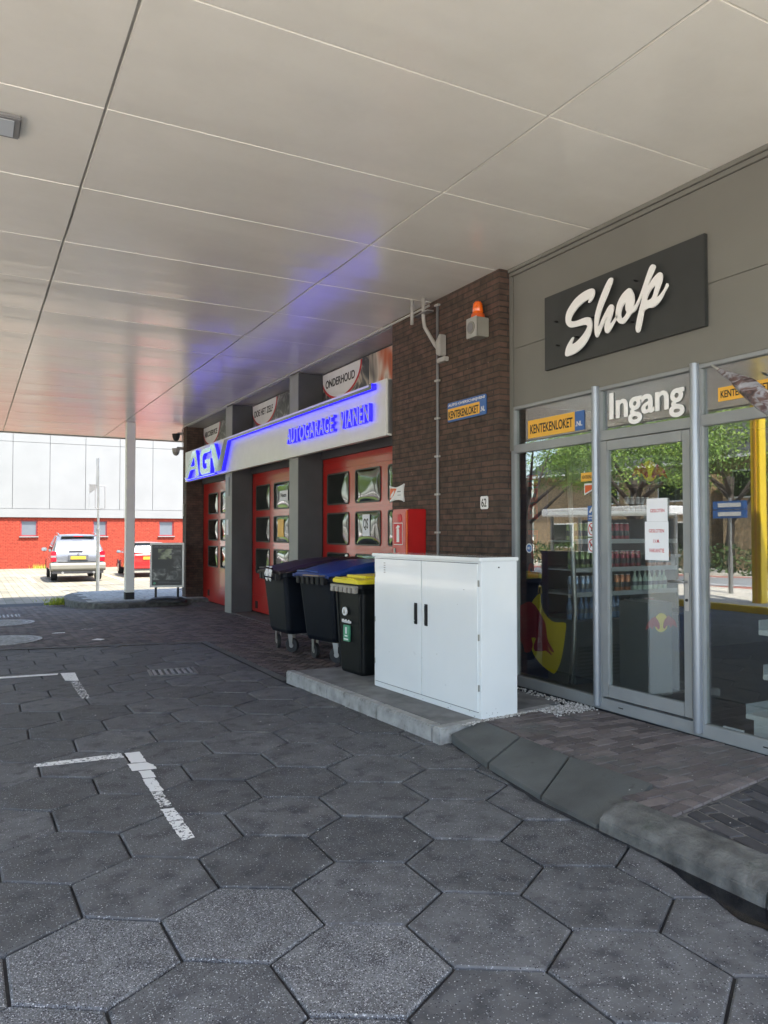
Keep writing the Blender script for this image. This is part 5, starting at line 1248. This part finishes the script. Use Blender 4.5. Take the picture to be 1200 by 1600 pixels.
# white work glove-like clips hanging on the dark container's grip, and cardboard stuck under the blue lid
gl = empty('work_gloves', (3.53, 9.86, 1.02), 'pair of white and black gloves hanging at the corner of the dark container', 'gloves')
rg = random.Random(11)
for gi, (dy, sc) in enumerate(((0.0, 1.0), (-0.13, .9))):
    gx = MB(); ringsg = []
    for i in range(6):
        t_ = i/5; ringsg.append([(0.018*math.sin(2*PI*k/10)-0.01*t_, dy+0.042*sc*(0.7+.5*math.sin(PI*t_))*math.cos(2*PI*k/10), 0.13-0.13*t_) for k in range(10)])
    gx.loft(ringsg); go = gx.build('palm', M['white'], gl, smooth=True)
    for f_ in range(4):
        yy_ = dy-0.032+0.021*f_; ln = (.055, .07, .066, .05)[f_]
        MB().tube([(-.012, yy_, 0.01), (-.018, yy_*1.0, -ln*.5), (-.008, yy_, -ln)], 0.0095, 8, r2=0.007).build('finger', M['white'], gl, smooth=True)
        MB().tube([(-.013, yy_, -0.005), (-.017, yy_, -0.024)], 0.0115, 8).build('finger_band', M['rubber'], gl, smooth=True)
    MB().tube([(-.01, dy+0.045*sc, 0.06), (-.014, dy+0.07*sc, 0.03), (-.012, dy+0.075*sc, 0.0)], 0.010, 8, r2=0.007).build('thumb', M['white'], gl, smooth=True)
cb1 = MB().box(-.19, .16, -.012, .0, -.045, .03).build('cardboard_sheet', M['card']); cb1.location = (4.30, 8.54, 1.085); cb1.rotation_euler = (0, -.10, math.radians(12)); tag(cb1, 'brown cardboard strip sticking out below the blue lid, nearer the yellow bin', 'cardboard')
cb2 = MB().box(-.10, .06, -.22, .10, -.004, .008).build('cardboard_sheet', M['card']); cb2.location = (3.72, 8.72, 1.072); cb2.rotation_euler = (0, .05, math.radians(12)); tag(cb2, 'flat cardboard piece over the front lip of the blue-lidded container', 'cardboard')
# 240 litre bin with yellow lid
yb = empty('wheelie_bin', (3.83, 7.35, 0.118), 'black wheelie bin with yellow lid and green label beside the white cabinet', 'wheelie bin', rz=math.radians(4))
def ring(l, w, z, r, cx=0.0): return [(cx+x, y, z) for x, y in rrect(-l, l, -w, w, r, 4)]
mb = MB(); mb.loft([ring(.25, .225, 0.0, .05, -.02), ring(.265, .235, 0.03, .055, -.02), ring(.31, .265, .84, .06), ring(.325, .275, .90, .06), ring(.345, .285, .905, .05), ring(.345, .285, .945, .05)])
mb.build('body', M['bin'], yb, bevel=0)
for s_ in (-1, 1): MB().tube([(-.02-.26, s_*.21, .05), (-.315, s_*.245, .84)], 0.012, 6).build('corner_rib', M['bin'], yb)
lid = MB(); rr = []
for i in range(9):
    t_ = i/8; x = -.355+.72*t_; zz = .985+.012*math.sin(PI*t_); w = .295-(.02 if i in (0, 8) else 0)
    rr.append([(x, -w, .948), (x, -w, zz), (x, -w*.8, zz+.012), (x, w*.8, zz+.012), (x, w, zz), (x, w, .948)])
lid.loft(rr); lo = lid.build('lid', M['lid_yellow'], yb, bevel=0.008)
MB().box(-.22, .20, -.20, .20, 0.995, 1.028).build('lid_panel', M['lid_yellow'], lo, bevel=0.008)
MB().tube([(-.33, -.19, .985), (-.36, -.19, 1.0), (-.36, .19, 1.0), (-.33, .19, .985)], 0.011, 8).build('lid_grip', M['lid_yellow'], lo, smooth=True)
cm = MB(); cm.box(-.385, -.346, -.27, .27, .905, .93)
for k in range(6): cm.box(-.385, -.346, -.26+k*.093, -.20+k*.093, .855, .905)
cm.build('lifting_comb', M['pale_clip'], yb, bevel=0.004)
ti = math.atan2(.045, .84)
fx = lambda y, z: Matrix.Translation((-.283-.0555*(z/.84), y, z)) @ Matrix.Rotation(ti*0.0, 4, 'Y') @ Matrix(((0,0,-1,0), (-1,0,0,0), (0,1,0,0), (0,0,0,1)))
fxm = fx(.075, .60); shape('round_badge', [circ(.03, .05, .045), ], M['white'], yb, fxm, 0.014)
shape('badge_mark', [[(.01,.03),(.03,.02),(.05,.04),(.035,.06),(.03,.085),(.015,.06)]], M['siren'], yb, fxm, 0.001, 0.0145)
text('lettering', 'HooiLanden', .17, .035, M['white'], yb, fx(.10, .53), 0.016, 0.02)
shape('label', [rect(0, .12, 0, .17)], M['green_label'], yb, fx(.085, .335), 0.02)
shape('label_mark', [rect(.045, .075, .08, .15), rect(.015, .105, .015, .03), rect(.03, .09, .05, .065)], M['white'], yb, fx(.085, .335), 0.001, 0.0205)
for s_ in (-1, 1):
    MB().cyl((.25, s_*.27-.025, .10), 0.10, 0.05, 'y', 20).build('wheel', M['rubber'], yb)
MB().box(.345, .40, -.2, .2, .90, .93).build('rear_grip', M['bin'], yb, bevel=0.005)

# ------------------------------------------------------------------ advertising board
ad = empty('advertising_board', (4.03, 18.10, 0.0), 'free-standing poster board on a black water-filled foot beside the garage corner', 'advertising board', rz=-math.radians(20))
def brd(x0, x1, z0, z1, y0, y1, m, nm, bev=0.0, par=None): return MB().box(x0, x1, y0, y1, z0, z1).build(nm, M[m] if isinstance(m, str) else m, par or ad, bev)
Z0, Z1, HW = 0.33, 1.36, 0.385
for a_ in ((-HW, -HW+.045, Z0, Z1), (HW-.045, HW, Z0, Z1), (-HW+.046, HW-.046, Z0, Z0+.045), (-HW+.046, HW-.046, Z1-.045, Z1)): brd(*a_, -.02, .02, 'steel', 'frame_bar', .005)
P_post = print_material('poster_picture', [(0.35, (0.015, 0.018, 0.016)), (0.5, (0.05, 0.055, 0.055)), (0.6, (0.13, 0.14, 0.13)), (0.72, (0.34, 0.36, 0.33))], (6, 1, 7), 1.0)
P_car = print_material('poster_car_picture', [(0.35, (0.03, 0.035, 0.03)), (0.45, (0.16, 0.19, 0.10)), (0.6, (0.33, 0.37, 0.24)), (0.7, (0.05, 0.05, 0.05))], (3, 1, 8), 0.6, 2)
po = brd(-HW+.045, HW-.045, Z0+.045, Z1-.045, -.008, .008, 'signdark', 'poster')
brd(-.20, .12, .98, 1.22, -.0105, -.0085, P_car, 'picture', par=po); brd(-.33, .33, .50, .76, -.0105, -.0085, P_post, 'picture', par=po); brd(.10, .31, .78, 1.20, -.0115, -.0108, P_post, 'picture', par=po)
text('heading', 'UW AUTO POETSEN!', .60, .045, M['window_lt'], po, FY(-.30, -.0085, 1.245), 0.002, 0.02)
MB().cyl((-.28, -.011, .425), .03, .003, 'y', 20).build('round_mark', M['green_label'], po)
brd(-.20, .28, .43, .44, -.0105, -.0085, M['window_lt'], 'text_line', par=po); brd(-.20, .05, .455, .462, -.0105, -.0085, M['window_lt'], 'text_line', par=po)
for x in (-.25, .25): brd(x-.025, x+.025, .10, .33, -.02, .02, 'rubber', 'leg', .004)
mb = MB(); prof = smooth_pts([(-.46, 0.0), (-.44, .04), (-.30, .10), (0, .125), (.30, .10), (.44, .04), (.46, 0.0)], 1)
mb.loft([[(x*k_, y, z*zk) for x, z in prof] for k_, y, zk in ((.80, -.30, .5), (.97, -.24, .85), (1, -.1, 1), (1, .1, 1), (.97, .24, .85), (.80, .30, .5))]); mb.build('foot', M['rubber'], ad)

# ------------------------------------------------------------------ far yard: white and red building, post, cars
fb_ = empty('background_building', (0, 0, 0), 'long building with red painted brick base and white cladding above', 'building')
YB = 44.0
def ux(u): return ony(u, 800, YB).x
w_spec = [(33, 57), (146, 166), (249, 270)]; wx = [(ux(a_)-.02, ux(b_)+.05) for a_, b_ in w_spec]
step = wx[1][0]-wx[0][0]; wx = [(wx[0][0]-step*k, wx[0][1]-step*k) for k in (3, 2, 1)]+wx+[(wx[2][0]+step*k, wx[2][1]+step*k) for k in (1, 2)]
ZB0, ZB1 = 1.40, 2.24; wx = [w for w in wx if w[0] > -1.5]
xs_ = [-2.0]+[q for w in wx for q in w]+[24]
for i in range(0, len(xs_), 2): MB().box(xs_[i], xs_[i+1], YB, YB+.3, -.5, 2.388).build('brick_base', M['red_brick'], fb_)
for a_, b_ in wx:
    MB().box(a_, b_, YB, YB+.3, -.5, ZB0).build('brick_base', M['red_brick'], fb_); MB().box(a_, b_, YB, YB+.3, ZB1, 2.388).build('brick_base', M['red_brick'], fb_)
    f_ = MB(); f_.box(a_+.001, a_+.06, YB+.06, YB+.12, ZB0, ZB1); f_.box(b_-.06, b_-.001, YB+.06, YB+.12, ZB0, ZB1); f_.box(a_+.06, b_-.06, YB+.06, YB+.12, ZB0, ZB0+.06); f_.box(a_+.06, b_-.06, YB+.06, YB+.12, ZB1-.06, ZB1)
    fo = f_.build('window', M['win_frame'], fb_); MB().box(a_+.06, b_-.06, YB+.09, YB+.10, ZB0+.06, ZB1-.06).build('pane', M['window_lt'], fo)
    MB().box(a_-.06, b_+.06, YB-.09, YB-.001, ZB0-.05, ZB0-.002).build('sill', M['white_clad'], fo)
cx_ = [ux(u) for u in (19, 78, 133, 187, 238)]; pt = (cx_[4]-cx_[0])/4; cc = [cx_[0]+pt*k for k in range(-1, 10)]
MB().box(-2.0, 24, YB+.02, YB+.3, 2.39, 9.5).build('backing', M['pipe'], fb_)
for i in range(len(cc)-1):
    for z0_, z1_ in ((2.85, 6.30), (6.32, 9.5)): MB().box(cc[i]+.012, cc[i+1]-.012, YB-.06, YB+.019, z0_, z1_).build('cladding_panel', M['white_clad'], fb_)
MB().box(-2.0, 24, YB-.10, YB+.019, 2.39, 2.83).build('base_flashing', M['white_clad'], fb_)
settle(fb_, (6, YB, -.25))
pp_ = empty('sign_post', (3.48, 25.1, -.25), 'thin steel sign post with bare bracket before the silver car', 'sign post')
MB().cyl((0, 0, 0), .052, 1.93, n=14).build('lower_tube', M['steel'], pp_, smooth=False); MB().cyl((0, 0, 1.93), .033, 2.22, n=12).build('upper_tube', M['steel'], pp_)
MB().cyl((0, 0, 1.90), .060, .06, n=14).build('collar', M['white_clad'], pp_)
MB().cyl((-.06, 0, 3.3), .016, .85, n=8).build('side_rod', M['steel'], pp_)
MB().tube([(-.09, 0, 3.28), (-.09, -.02, 2.62), (.0, -.02, 2.57), (.17, -.03, 2.60)], .016, 8).build('bracket', M['pipe'], pp_)
MB().tube([(.0, 0, 3.30), (.19, 0, 3.28), (.20, 0, 2.60)], .018, 8).build('bracket', M['pipe'], pp_)
mb = MB(); mb.loft([[(-.27, y, 3.34), (-.04, y, 3.33), (-.04, y, 3.22), (-.26, y, 3.05)] for y in (-.004, .004)]); mb.build('plate_edge', M['steel'], pp_)
MB().tube([(-.27, 0, 3.34), (-.27, 0, 2.55)], .006, 6).build('wire', M['steel'], pp_)

def vehicle(name, lab, loc, rz, st, body_m, width, wheel_r, wheels, lower_m=None):
    """st: stations (y, z_low, z_belt, z_roof, half_width_low, half_width_belt, half_width_roof) from rear (0) to front"""
    root = empty(name, loc, lab, 'car', 'cars parked along the far building', rz)
    mb = MB(); rings = []
    for y, zl, zbt, zr_, wl, wb_, wr in st:
        half = [(0, zl), (wl*.9, zl), (wl, zl+.10), (max(wl, wb_)*1.0, (zl+zbt)/2), (wb_, zbt), (wr+.02, max(zbt+.001, zr_-.07)), (wr*.85, max(zbt+.002, zr_-.012)), (0, max(zbt+.003, zr_+.012))]
        rings.append([(x, y, z) for x, z in half]+[(-x, y, z) for x, z in half[-2:0:-1]])
    mb.loft(rings); b = mb.build('body', body_m, root, smooth=True)
    b.data.set_sharp_from_angle(angle=math.radians(38)) if hasattr(b.data, 'set_sharp_from_angle') else None
    for x, y in wheels:
        w = MB().cyl((x-.11 if x > 0 else x-.11, y, wheel_r), wheel_r, .22, 'x', 28).build('wheel', M['rubber'], root, bevel=.02)
        sx = x+.112 if x > 0 else x-.118
        MB().cyl((sx, y, wheel_r), wheel_r*.62, .006, 'x', 24).build('rim', M['alu'], w)
        arch = MB(); n = 14
        arch.loft([[(x+(.125 if x > 0 else -.125)+dx, y+rr*math.cos(PI*k/n), wheel_r+rr*math.sin(PI*k/n)) for k in range(n+1)] for dx, rr in ((-.015, wheel_r*1.16), (.015, wheel_r*1.16))], False, closed=False)
        arch.build('wheel_arch', M['rubber'], root)
    return root
# silver off-roader seen from behind
st = [(0.02, .42, .98, .99, .80, .80, .70), (.06, .36, 1.02, 1.05, .87, .86, .76), (.20, .34, 1.06, 1.52, .89, .87, .70), (.42, .33, 1.07, 1.66, .90, .88, .68), (1.0, .32, 1.07, 1.70, .90, .89, .68), (1.9, .32, 1.05, 1.70, .90, .89, .67), (2.55, .32, 1.03, 1.62, .90, .89, .65), (3.15, .32, 1.02, 1.10, .90, .87, .62), (3.95, .34, .96, .97, .88, .82, .60), (4.25, .42, .80, .81, .78, .74, .55)]
sc_ = 1.05
SU = vehicle('parked_car', 'silver off-road car with beige bumper seen from behind', (3.62, 31.2, -.25), math.radians(-1.5), [(y, a*sc_, b_*sc_, c*sc_, d*sc_, e*sc_, f*sc_) for y, a, b_, c, d, e, f in st], M['silver'], .9, .36, [(-.80, .85), (.80, .85), (-.80, 3.45), (.80, 3.45)])
def cpart(nm, quadpts, m, par, th=.012): # polygon in a plane facing the rear
    mb = MB(); n = len(quadpts); mb.add([tuple(p) for p in quadpts]+[(p[0], p[1]+th, p[2]) for p in quadpts], [tuple(range(n-1, -1, -1)) if False else tuple(range(n))]+[tuple(range(2*n-1, n-1, -1))]+[(j, n+j, n+(j+1) % n, (j+1) % n) for j in range(n)])
    return mb.build(nm, m, par)
rw = cpart('rear_window', [(-.74, .055, 1.12), (.74, .055, 1.12), (.58, .27, 1.62), (-.58, .27, 1.62)], M['carglass_lt'], SU, .02)
cpart('rear_window_surround', [(-.80, .07, 1.10), (.80, .07, 1.10), (.62, .285, 1.67), (-.62, .285, 1.67)], M['silver'], SU, .02)
MB().box(-.60, .60, .12, .36, 1.685, 1.725).build('spoiler', M['silver'], SU, bevel=.015)
MB().box(-.17, .17, .108, .119, 1.694, 1.712).build('brake_light', M['lens_red'], SU)
MB().box(-.32, .16, .02, .05, 1.115, 1.15).build('wiper', M['rubber'], SU, bevel=.008)
for s_ in (-1, 1):
    lg = MB().box(min(s_*.76, s_*.955), max(s_*.76, s_*.955), .0, .17, .75, 1.14).build('rear_light', M['lens_red'], SU, bevel=.02)
    MB().box(min(s_*.77, s_*.958), max(s_*.77, s_*.958), -.004, .15, .90, .99).build('reverse_lens', M['white_clad'], lg, bevel=.01)
    MB().cyl((s_*.55, -.10, .335), .045, .12, 'y', 16).build('exhaust_tip', M['steel'], SU)
    MB().tube([(s_*.66, .42, 1.76), (s_*.67, .6, 1.81), (s_*.67, 1.6, 1.83), (s_*.66, 2.3, 1.76)], .022, 8).build('roof_rail', M['silver'], SU, smooth=True)
    mr = MB().box(min(s_*.95, s_*1.16), max(s_*.95, s_*1.16), 2.55, 2.68, 1.10, 1.25).build('door_mirror', M['silver'], SU, bevel=.03)
    MB().box(min(s_*.98, s_*1.14), max(s_*.98, s_*1.14), 2.545, 2.549, 1.12, 1.23).build('mirror_glass', M['carglass'], mr)
    for y0, y1 in ((.65, 1.40), (1.48, 2.35)):
        zt = 1.60 if y1 < 2 else 1.58
        mb = MB().add([(s_*.935, y0, 1.15), (s_*.935, y1, 1.15), (s_*.765, y1-.12 if y1 > 2 else y1, zt), (s_*.765, y0+.05, zt)], [(0, 1, 2, 3) if s_ > 0 else (3, 2, 1, 0)])
        mb.build('side_window', M['carglass'], SU)
bm = MB(); rr = []
for x in (-.99, -.96, -.6, 0, .6, .96, .99):
    k_ = .10 if abs(x) > .97 else 0.0; rr.append([(x, -.06+k_, .40), (x, -.12+k_, .48), (x, -.12+k_, .62), (x, -.03+k_, .70), (x, .25, .70), (x, .25, .40)])
bm.loft(rr); bm.build('bumper', M['beige_clad'], SU, bevel=.01)
MB().box(-.90, .90, -.09, .3, .30, .395).build('bumper_valance', M['rubber'], SU)
MB().box(-.70, .70, -.02, .03, .72, .74).build('tailgate_seam', M['rubber'], SU)
np_ = MB().box(-.27, .27, -.025, -.005, .83, .95).build('number_plate', M['plate'], SU, bevel=.004)
MB().box(-.36, .36, -.012, .02, .80, .99).build('plate_recess', M['silver'], SU, bevel=.01)
MB().cyl((0, -.02, 1.04), .035, .02, 'y', 16).build('badge', M['steel'], SU)
# red hatchback, half hidden
st = [(0.03, .36, .88, .89, .72, .74, .60), (.08, .30, .92, .95, .79, .80, .66), (.30, .28, .93, 1.33, .82, .82, .60), (.7, .26, .92, 1.43, .83, .83, .60), (1.5, .26, .90, 1.47, .83, .83, .60), (2.2, .26, .88, 1.40, .83, .82, .58), (2.95, .26, .88, .92, .82, .80, .55), (3.6, .28, .78, .80, .78, .74, .5), (3.85, .34, .62, .64, .66, .64, .4)]
RC = vehicle('parked_car', 'small red hatchback half hidden behind the canopy column', (6.62, 33.0, -.25), math.radians(-2), st, M['carred'], .83, .30, [(-.74, .62), (.74, .62), (-.74, 3.1), (.74, 3.1)])
cpart('rear_window', [(-.62, .06, 1.02), (.62, .06, 1.02), (.52, .27, 1.36), (-.52, .27, 1.36)], M['carglass_lt'], RC, .02)
cpart('rear_window_surround', [(-.66, .075, .86), (.66, .075, .86), (.56, .29, 1.41), (-.56, .29, 1.41)], M['rubber'], RC, .02)
MB().box(-.55, .55, .16, .42, 1.40, 1.43).build('roof_edge', M['white_clad'], RC, bevel=.01)
MB().box(-.80, .80, -.04, .2, .34, .62).build('bumper', M['carred'], RC, bevel=.04)
MB().box(-.6, .6, -.05, -.03, .26, .33).build('bumper_valance', M['rubber'], RC)
MB().box(-.26, .26, -.02, .02, .72, .84).build('number_plate', M['plate'], RC, bevel=.004)
for s_ in (-1, 1):
    MB().box(min(s_*.66, s_*.84), max(s_*.66, s_*.84), .01, .16, .80, 1.02).build('rear_light', M['lens_red'], RC, bevel=.03)
    mr = MB().box(min(s_*.86, s_*1.04), max(s_*.86, s_*1.04), 2.2, 2.32, .95, 1.08).build('door_mirror', M['silver'], RC, bevel=.03)
    MB().box(min(s_*.88, s_*1.02), max(s_*.88, s_*1.02), 2.195, 2.199, .97, 1.06).build('mirror_glass', M['carglass'], mr)
    for y0, y1 in ((.55, 1.15), (1.22, 2.1)):
        MB().add([(s_*.865, y0, .98), (s_*.865, y1+.1, .98), (s_*.68, y1-.1, 1.36), (s_*.68, y0+.05, 1.36)], [(0, 1, 2, 3) if s_ > 0 else (3, 2, 1, 0)]).build('side_window', M['carglass'], RC)
# bay lines and weeds
ml = MB()
for x in (2.1, 5.25, 8.1): ml.box(x, x+.10, 31.6, 36, gz(33)-.026, gz(33)-.020)
structure(ml.build('parking_bay_line', M['white']))
def weeds(name, lab, spots, m='weed'):
    mb = MB(); rw_ = random.Random(9)
    for cx, cy, cz, n, sp, h in spots:
        for i in range(n):
            x, y = cx+rw_.gauss(0, sp), cy+rw_.gauss(0, sp*.5); a_ = rw_.uniform(0, 6.28); hh = h*rw_.uniform(.4, 1); w = .012
            mb.add([(x-w*math.cos(a_), y-w*math.sin(a_), cz), (x+w*math.cos(a_), y+w*math.sin(a_), cz), (x+rw_.uniform(-.05, .05), y+rw_.uniform(-.05, .05), cz+hh)], [(0, 1, 2)], rw_.random())
    o = mb.build(name, M[m], attr=True); tag(o, lab, 'weeds', kind='stuff')
weeds('weeds', 'yellow green weeds at the tip of the paved island and foot of the red wall', [(2.0, 20.1, -.14, 500, .16, .16), (2.3, 21.9, -.19, 200, .3, .12), (4.4, 43.8, -.28, 200, .3, .45), (3.4, 43.8, -.28, 100, .3, .3), (4.6, 22.2, -.2, 150, .6, .06)])

# ------------------------------------------------------------------ across the street: seen as reflections only
def leafcard(mb, c, s, rnd, t):
    a_ = Vector((rnd.gauss(0, 1), rnd.gauss(0, 1), rnd.gauss(0, 1))).normalized(); b_ = a_.cross(Vector((rnd.gauss(0, 1), rnd.gauss(0, 1), rnd.gauss(0, 1)))).normalized()
    mb.add([c-a_*s, c-b_*s*.5, c+a_*s, c+b_*s*.5], [(0, 1, 2, 3)], t)
def tree_mesh(seed, h, r, nclump=120, per=150):
    rnd = random.Random(seed); tk = MB(); cr_ = MB()
    tk.tube([(0, 0, -.3), (.05, .03, h*.16), (-.04, .08, h*.30), (.06, 0, h*.5)], .22, 9, r2=.12)
    ends = []
    for k in range(7):
        a_ = 2*PI*k/7+rnd.uniform(-.3, .3); z0_ = h*rnd.uniform(.25, .42); L_ = r*rnd.uniform(.5, .8)
        e = Vector((L_*math.cos(a_), L_*math.sin(a_), z0_+h*rnd.uniform(.18, .38))); tk.tube([(0, .02, z0_), (e.x*.45, e.y*.45, (z0_+e.z)*.5-.1), e], .10, 7, r2=.03); ends.append(e)
    for k in range(nclump):
        ph = rnd.uniform(0, 2*PI); ct_ = rnd.uniform(-.75, 1); rad = rnd.uniform(.45, 1)**.6; sn = math.sqrt(max(0, 1-ct_*ct_))
        c = Vector((r*rad*sn*math.cos(ph), r*rad*sn*math.sin(ph), h*.66+h*.34*rad*ct_)); cs = r*rnd.uniform(.14, .26); tone = rnd.uniform(.2, .8)
        for q in range(per):
            v = Vector((rnd.gauss(0, 1), rnd.gauss(0, 1), rnd.gauss(0, .6)))*cs*.55
            leafcard(cr_, c+v, rnd.uniform(.038, .085), rnd, min(1, max(0, tone+rnd.uniform(-.2, .2))))
    return tk, cr_
def tree(x, y, seed, h, r, lab, proto=None, rz=0, sc=1):
    if proto: root = copy_tree(proto)
    else:
        root = empty('street_tree', (0, 0, 0), lab, 'tree', 'leafy trees along the street'); tk, cr_ = tree_mesh(seed, h, r)
        tk.build('trunk', M['bark'], root, smooth=True); cr_.build('crown', M['leaf'], root, attr=True)
    root.location = (x, y, gz(y)); root.rotation_euler = (0, 0, rz); root.scale = (sc,)*3; root['label'] = lab; return root
TR = tree(-13.2, 21.5, 1, 8.4, 3.4, 'leafy street tree mirrored in the door glass')
T2 = tree(-14.5, 29.5, 2, 9.0, 3.9, 'broad street tree mirrored in the left pane')
tree(-19.5, 14.5, 0, 0, 0, 'street tree before the brown house, mirrored in the right pane', TR, 1.7, .95)
tree(-15.5, 38, 0, 0, 0, 'far street tree mirrored at the left edge of the left pane', T2, 2.2, 1.05)
tree(-13.8, 12.2, 0, 0, 0, 'street tree at the near end of the row', TR, 4.0, .72).location.x = -21
tree(-22, 24, 0, 0, 0, 'tree behind the street row beside the tan house', T2, .7, 1.0)
tree(-10.5, 47, 0, 0, 0, 'tree at the far end of the street row', TR, 2.9, 1.15)
tree(-7.5, 39, 0, 0, 0, 'tree left of the far building, mirrored in the garage door panes', T2, 1.1, 1.0)
tree(-11.5, 33, 0, 0, 0, 'nearer tree left of the far building, mirrored in the garage door panes', TR, 3.3, 1.1)
tree(-4.8, 47, 0, 0, 0, 'tree just behind the corner of the far building', TR, 5.2, 1.2)
# hedge, houses, street signs
rnd = random.Random(4); hg = MB()
for i in range(9000):
    y = rnd.uniform(4, 60); hg_ = rnd.random(); x = -19.6+rnd.gauss(0, .35); leafcard(hg, Vector((x, y, gz(y)+rnd.uniform(0, 1.25)+.1*math.sin(y*2))), rnd.uniform(.06, .12), rnd, rnd.random())
ho = hg.build('hedge', M['hedge'], attr=True); tag(ho, 'clipped green hedge along the far side of the street', 'hedge')
def house(x0, x1, y0, y1, eave, ridge, wall, lab, face_windows):
    root = empty('house', (0, 0, 0), lab, 'house')
    MB().box(x0, x1, y0, y1, -.5, eave).build('wall', M[wall], root)
    rf = MB(); xm = (x0+x1)/2
    rf.loft([[(x1+.5, y, eave-.1), (x1+.5, y, eave+.05), (xm, y, ridge), (x0-.5, y, eave+.05), (x0-.5, y, eave-.1)] for y in (y0-.3, y1+.3)]); ro = rf.build('roof', M['tiles'], root)
    MB().box(xm-.4, xm+.3, y0+1.5, y0+2.2, ridge-.9, ridge+.8).build('chimney', M[wall], ro)
    MB().box(x1+.45, x1+.60, y0-.3, y1+.3, eave-.12, eave+.03).build('gutter', M['white'], root)
    for (a_, b_, z0_, z1_) in face_windows:
        w = MB().box(x1+.002, x1+.05, a_, b_, z0_, z1_).build('window', M['white'], root); MB().box(x1+.051, x1+.06, a_+.08, b_-.08, z0_+.08, z1_-.08).build('pane', M['dark_pane'], w)
    return settle(root, ((x0+x1)/2, (y0+y1)/2, -.2))
house(-33, -24, 16.5, 26, 5.4, 8.6, 'house', 'tan brick house mirrored in the door glass', [(17.5, 19.5, .6, 2.2), (21, 23.4, .6, 2.2), (17.5, 19, 3.3, 4.7), (21.4, 23, 3.3, 4.7), (24, 25.4, 3.3, 4.7)])
house(-34, -25, 4, 15.4, 4.0, 7.4, 'house2', 'brown house with low tiled roof mirrored in the right pane', [(6, 8, .6, 2.1), (10, 12.6, .6, 2.1)])
house(-34, -25, 27.5, 42, 5.4, 8.8, 'house', 'tan brick house farther down the street', [(29, 31, .6, 2.2), (33, 35.5, .6, 2.2), (38, 40, .6, 2.2), (29, 31, 3.3, 4.7), (34, 36, 3.3, 4.7)])
sp_ = empty('direction_sign', (-6.9, 12.5, 0), 'blue and white direction sign mirrored in the right pane', 'street sign')
MB().cyl((0, 0, 0), .04, 2.45, n=12).build('post', M['steel'], sp_); MB().cyl((0, 0, 0), .055, 1.1, n=12).build('lower_post', M['steel'], sp_)
for z in (1.95, 2.17):
    bl_ = MB().box(-.035, -.045+.03, -.45, .45, z, z+.20).build('panel', M['sticker_b'], sp_, bevel=.004)
    MB().box(.0, .006, -.32, .32, z+.04, z+.16).build('text_field', M['white'], bl_)
for z in (1.95, 2.17): MB().box(.04, .052, -.45, .45, z, z+.20).build('panel', M['sticker_b'], sp_); MB().box(.053, .056, -.34, .30, z+.05, z+.15).build('text_field', M['white'], sp_)
sh_ = empty('bus_shelter', (-8.0, 17.6, gz(17.6)), 'white roofed shelter across the forecourt mirrored in the door glass', 'shelter')
for x, y in ((-.6, -2), (.6, -2), (-.6, 2), (.6, 2)): MB().box(x-.04, x+.04, y-.04, y+.04, 0, 2.2).build('post', M['steel'], sh_)
MB().box(-.8, .8, -2.3, 2.3, 2.2, 2.45).build('roof', M['white'], sh_, bevel=.03); MB().box(-.62, -.60, -1.9, 1.9, .3, 2.1).build('back_panel', M['window_lt'], sh_)
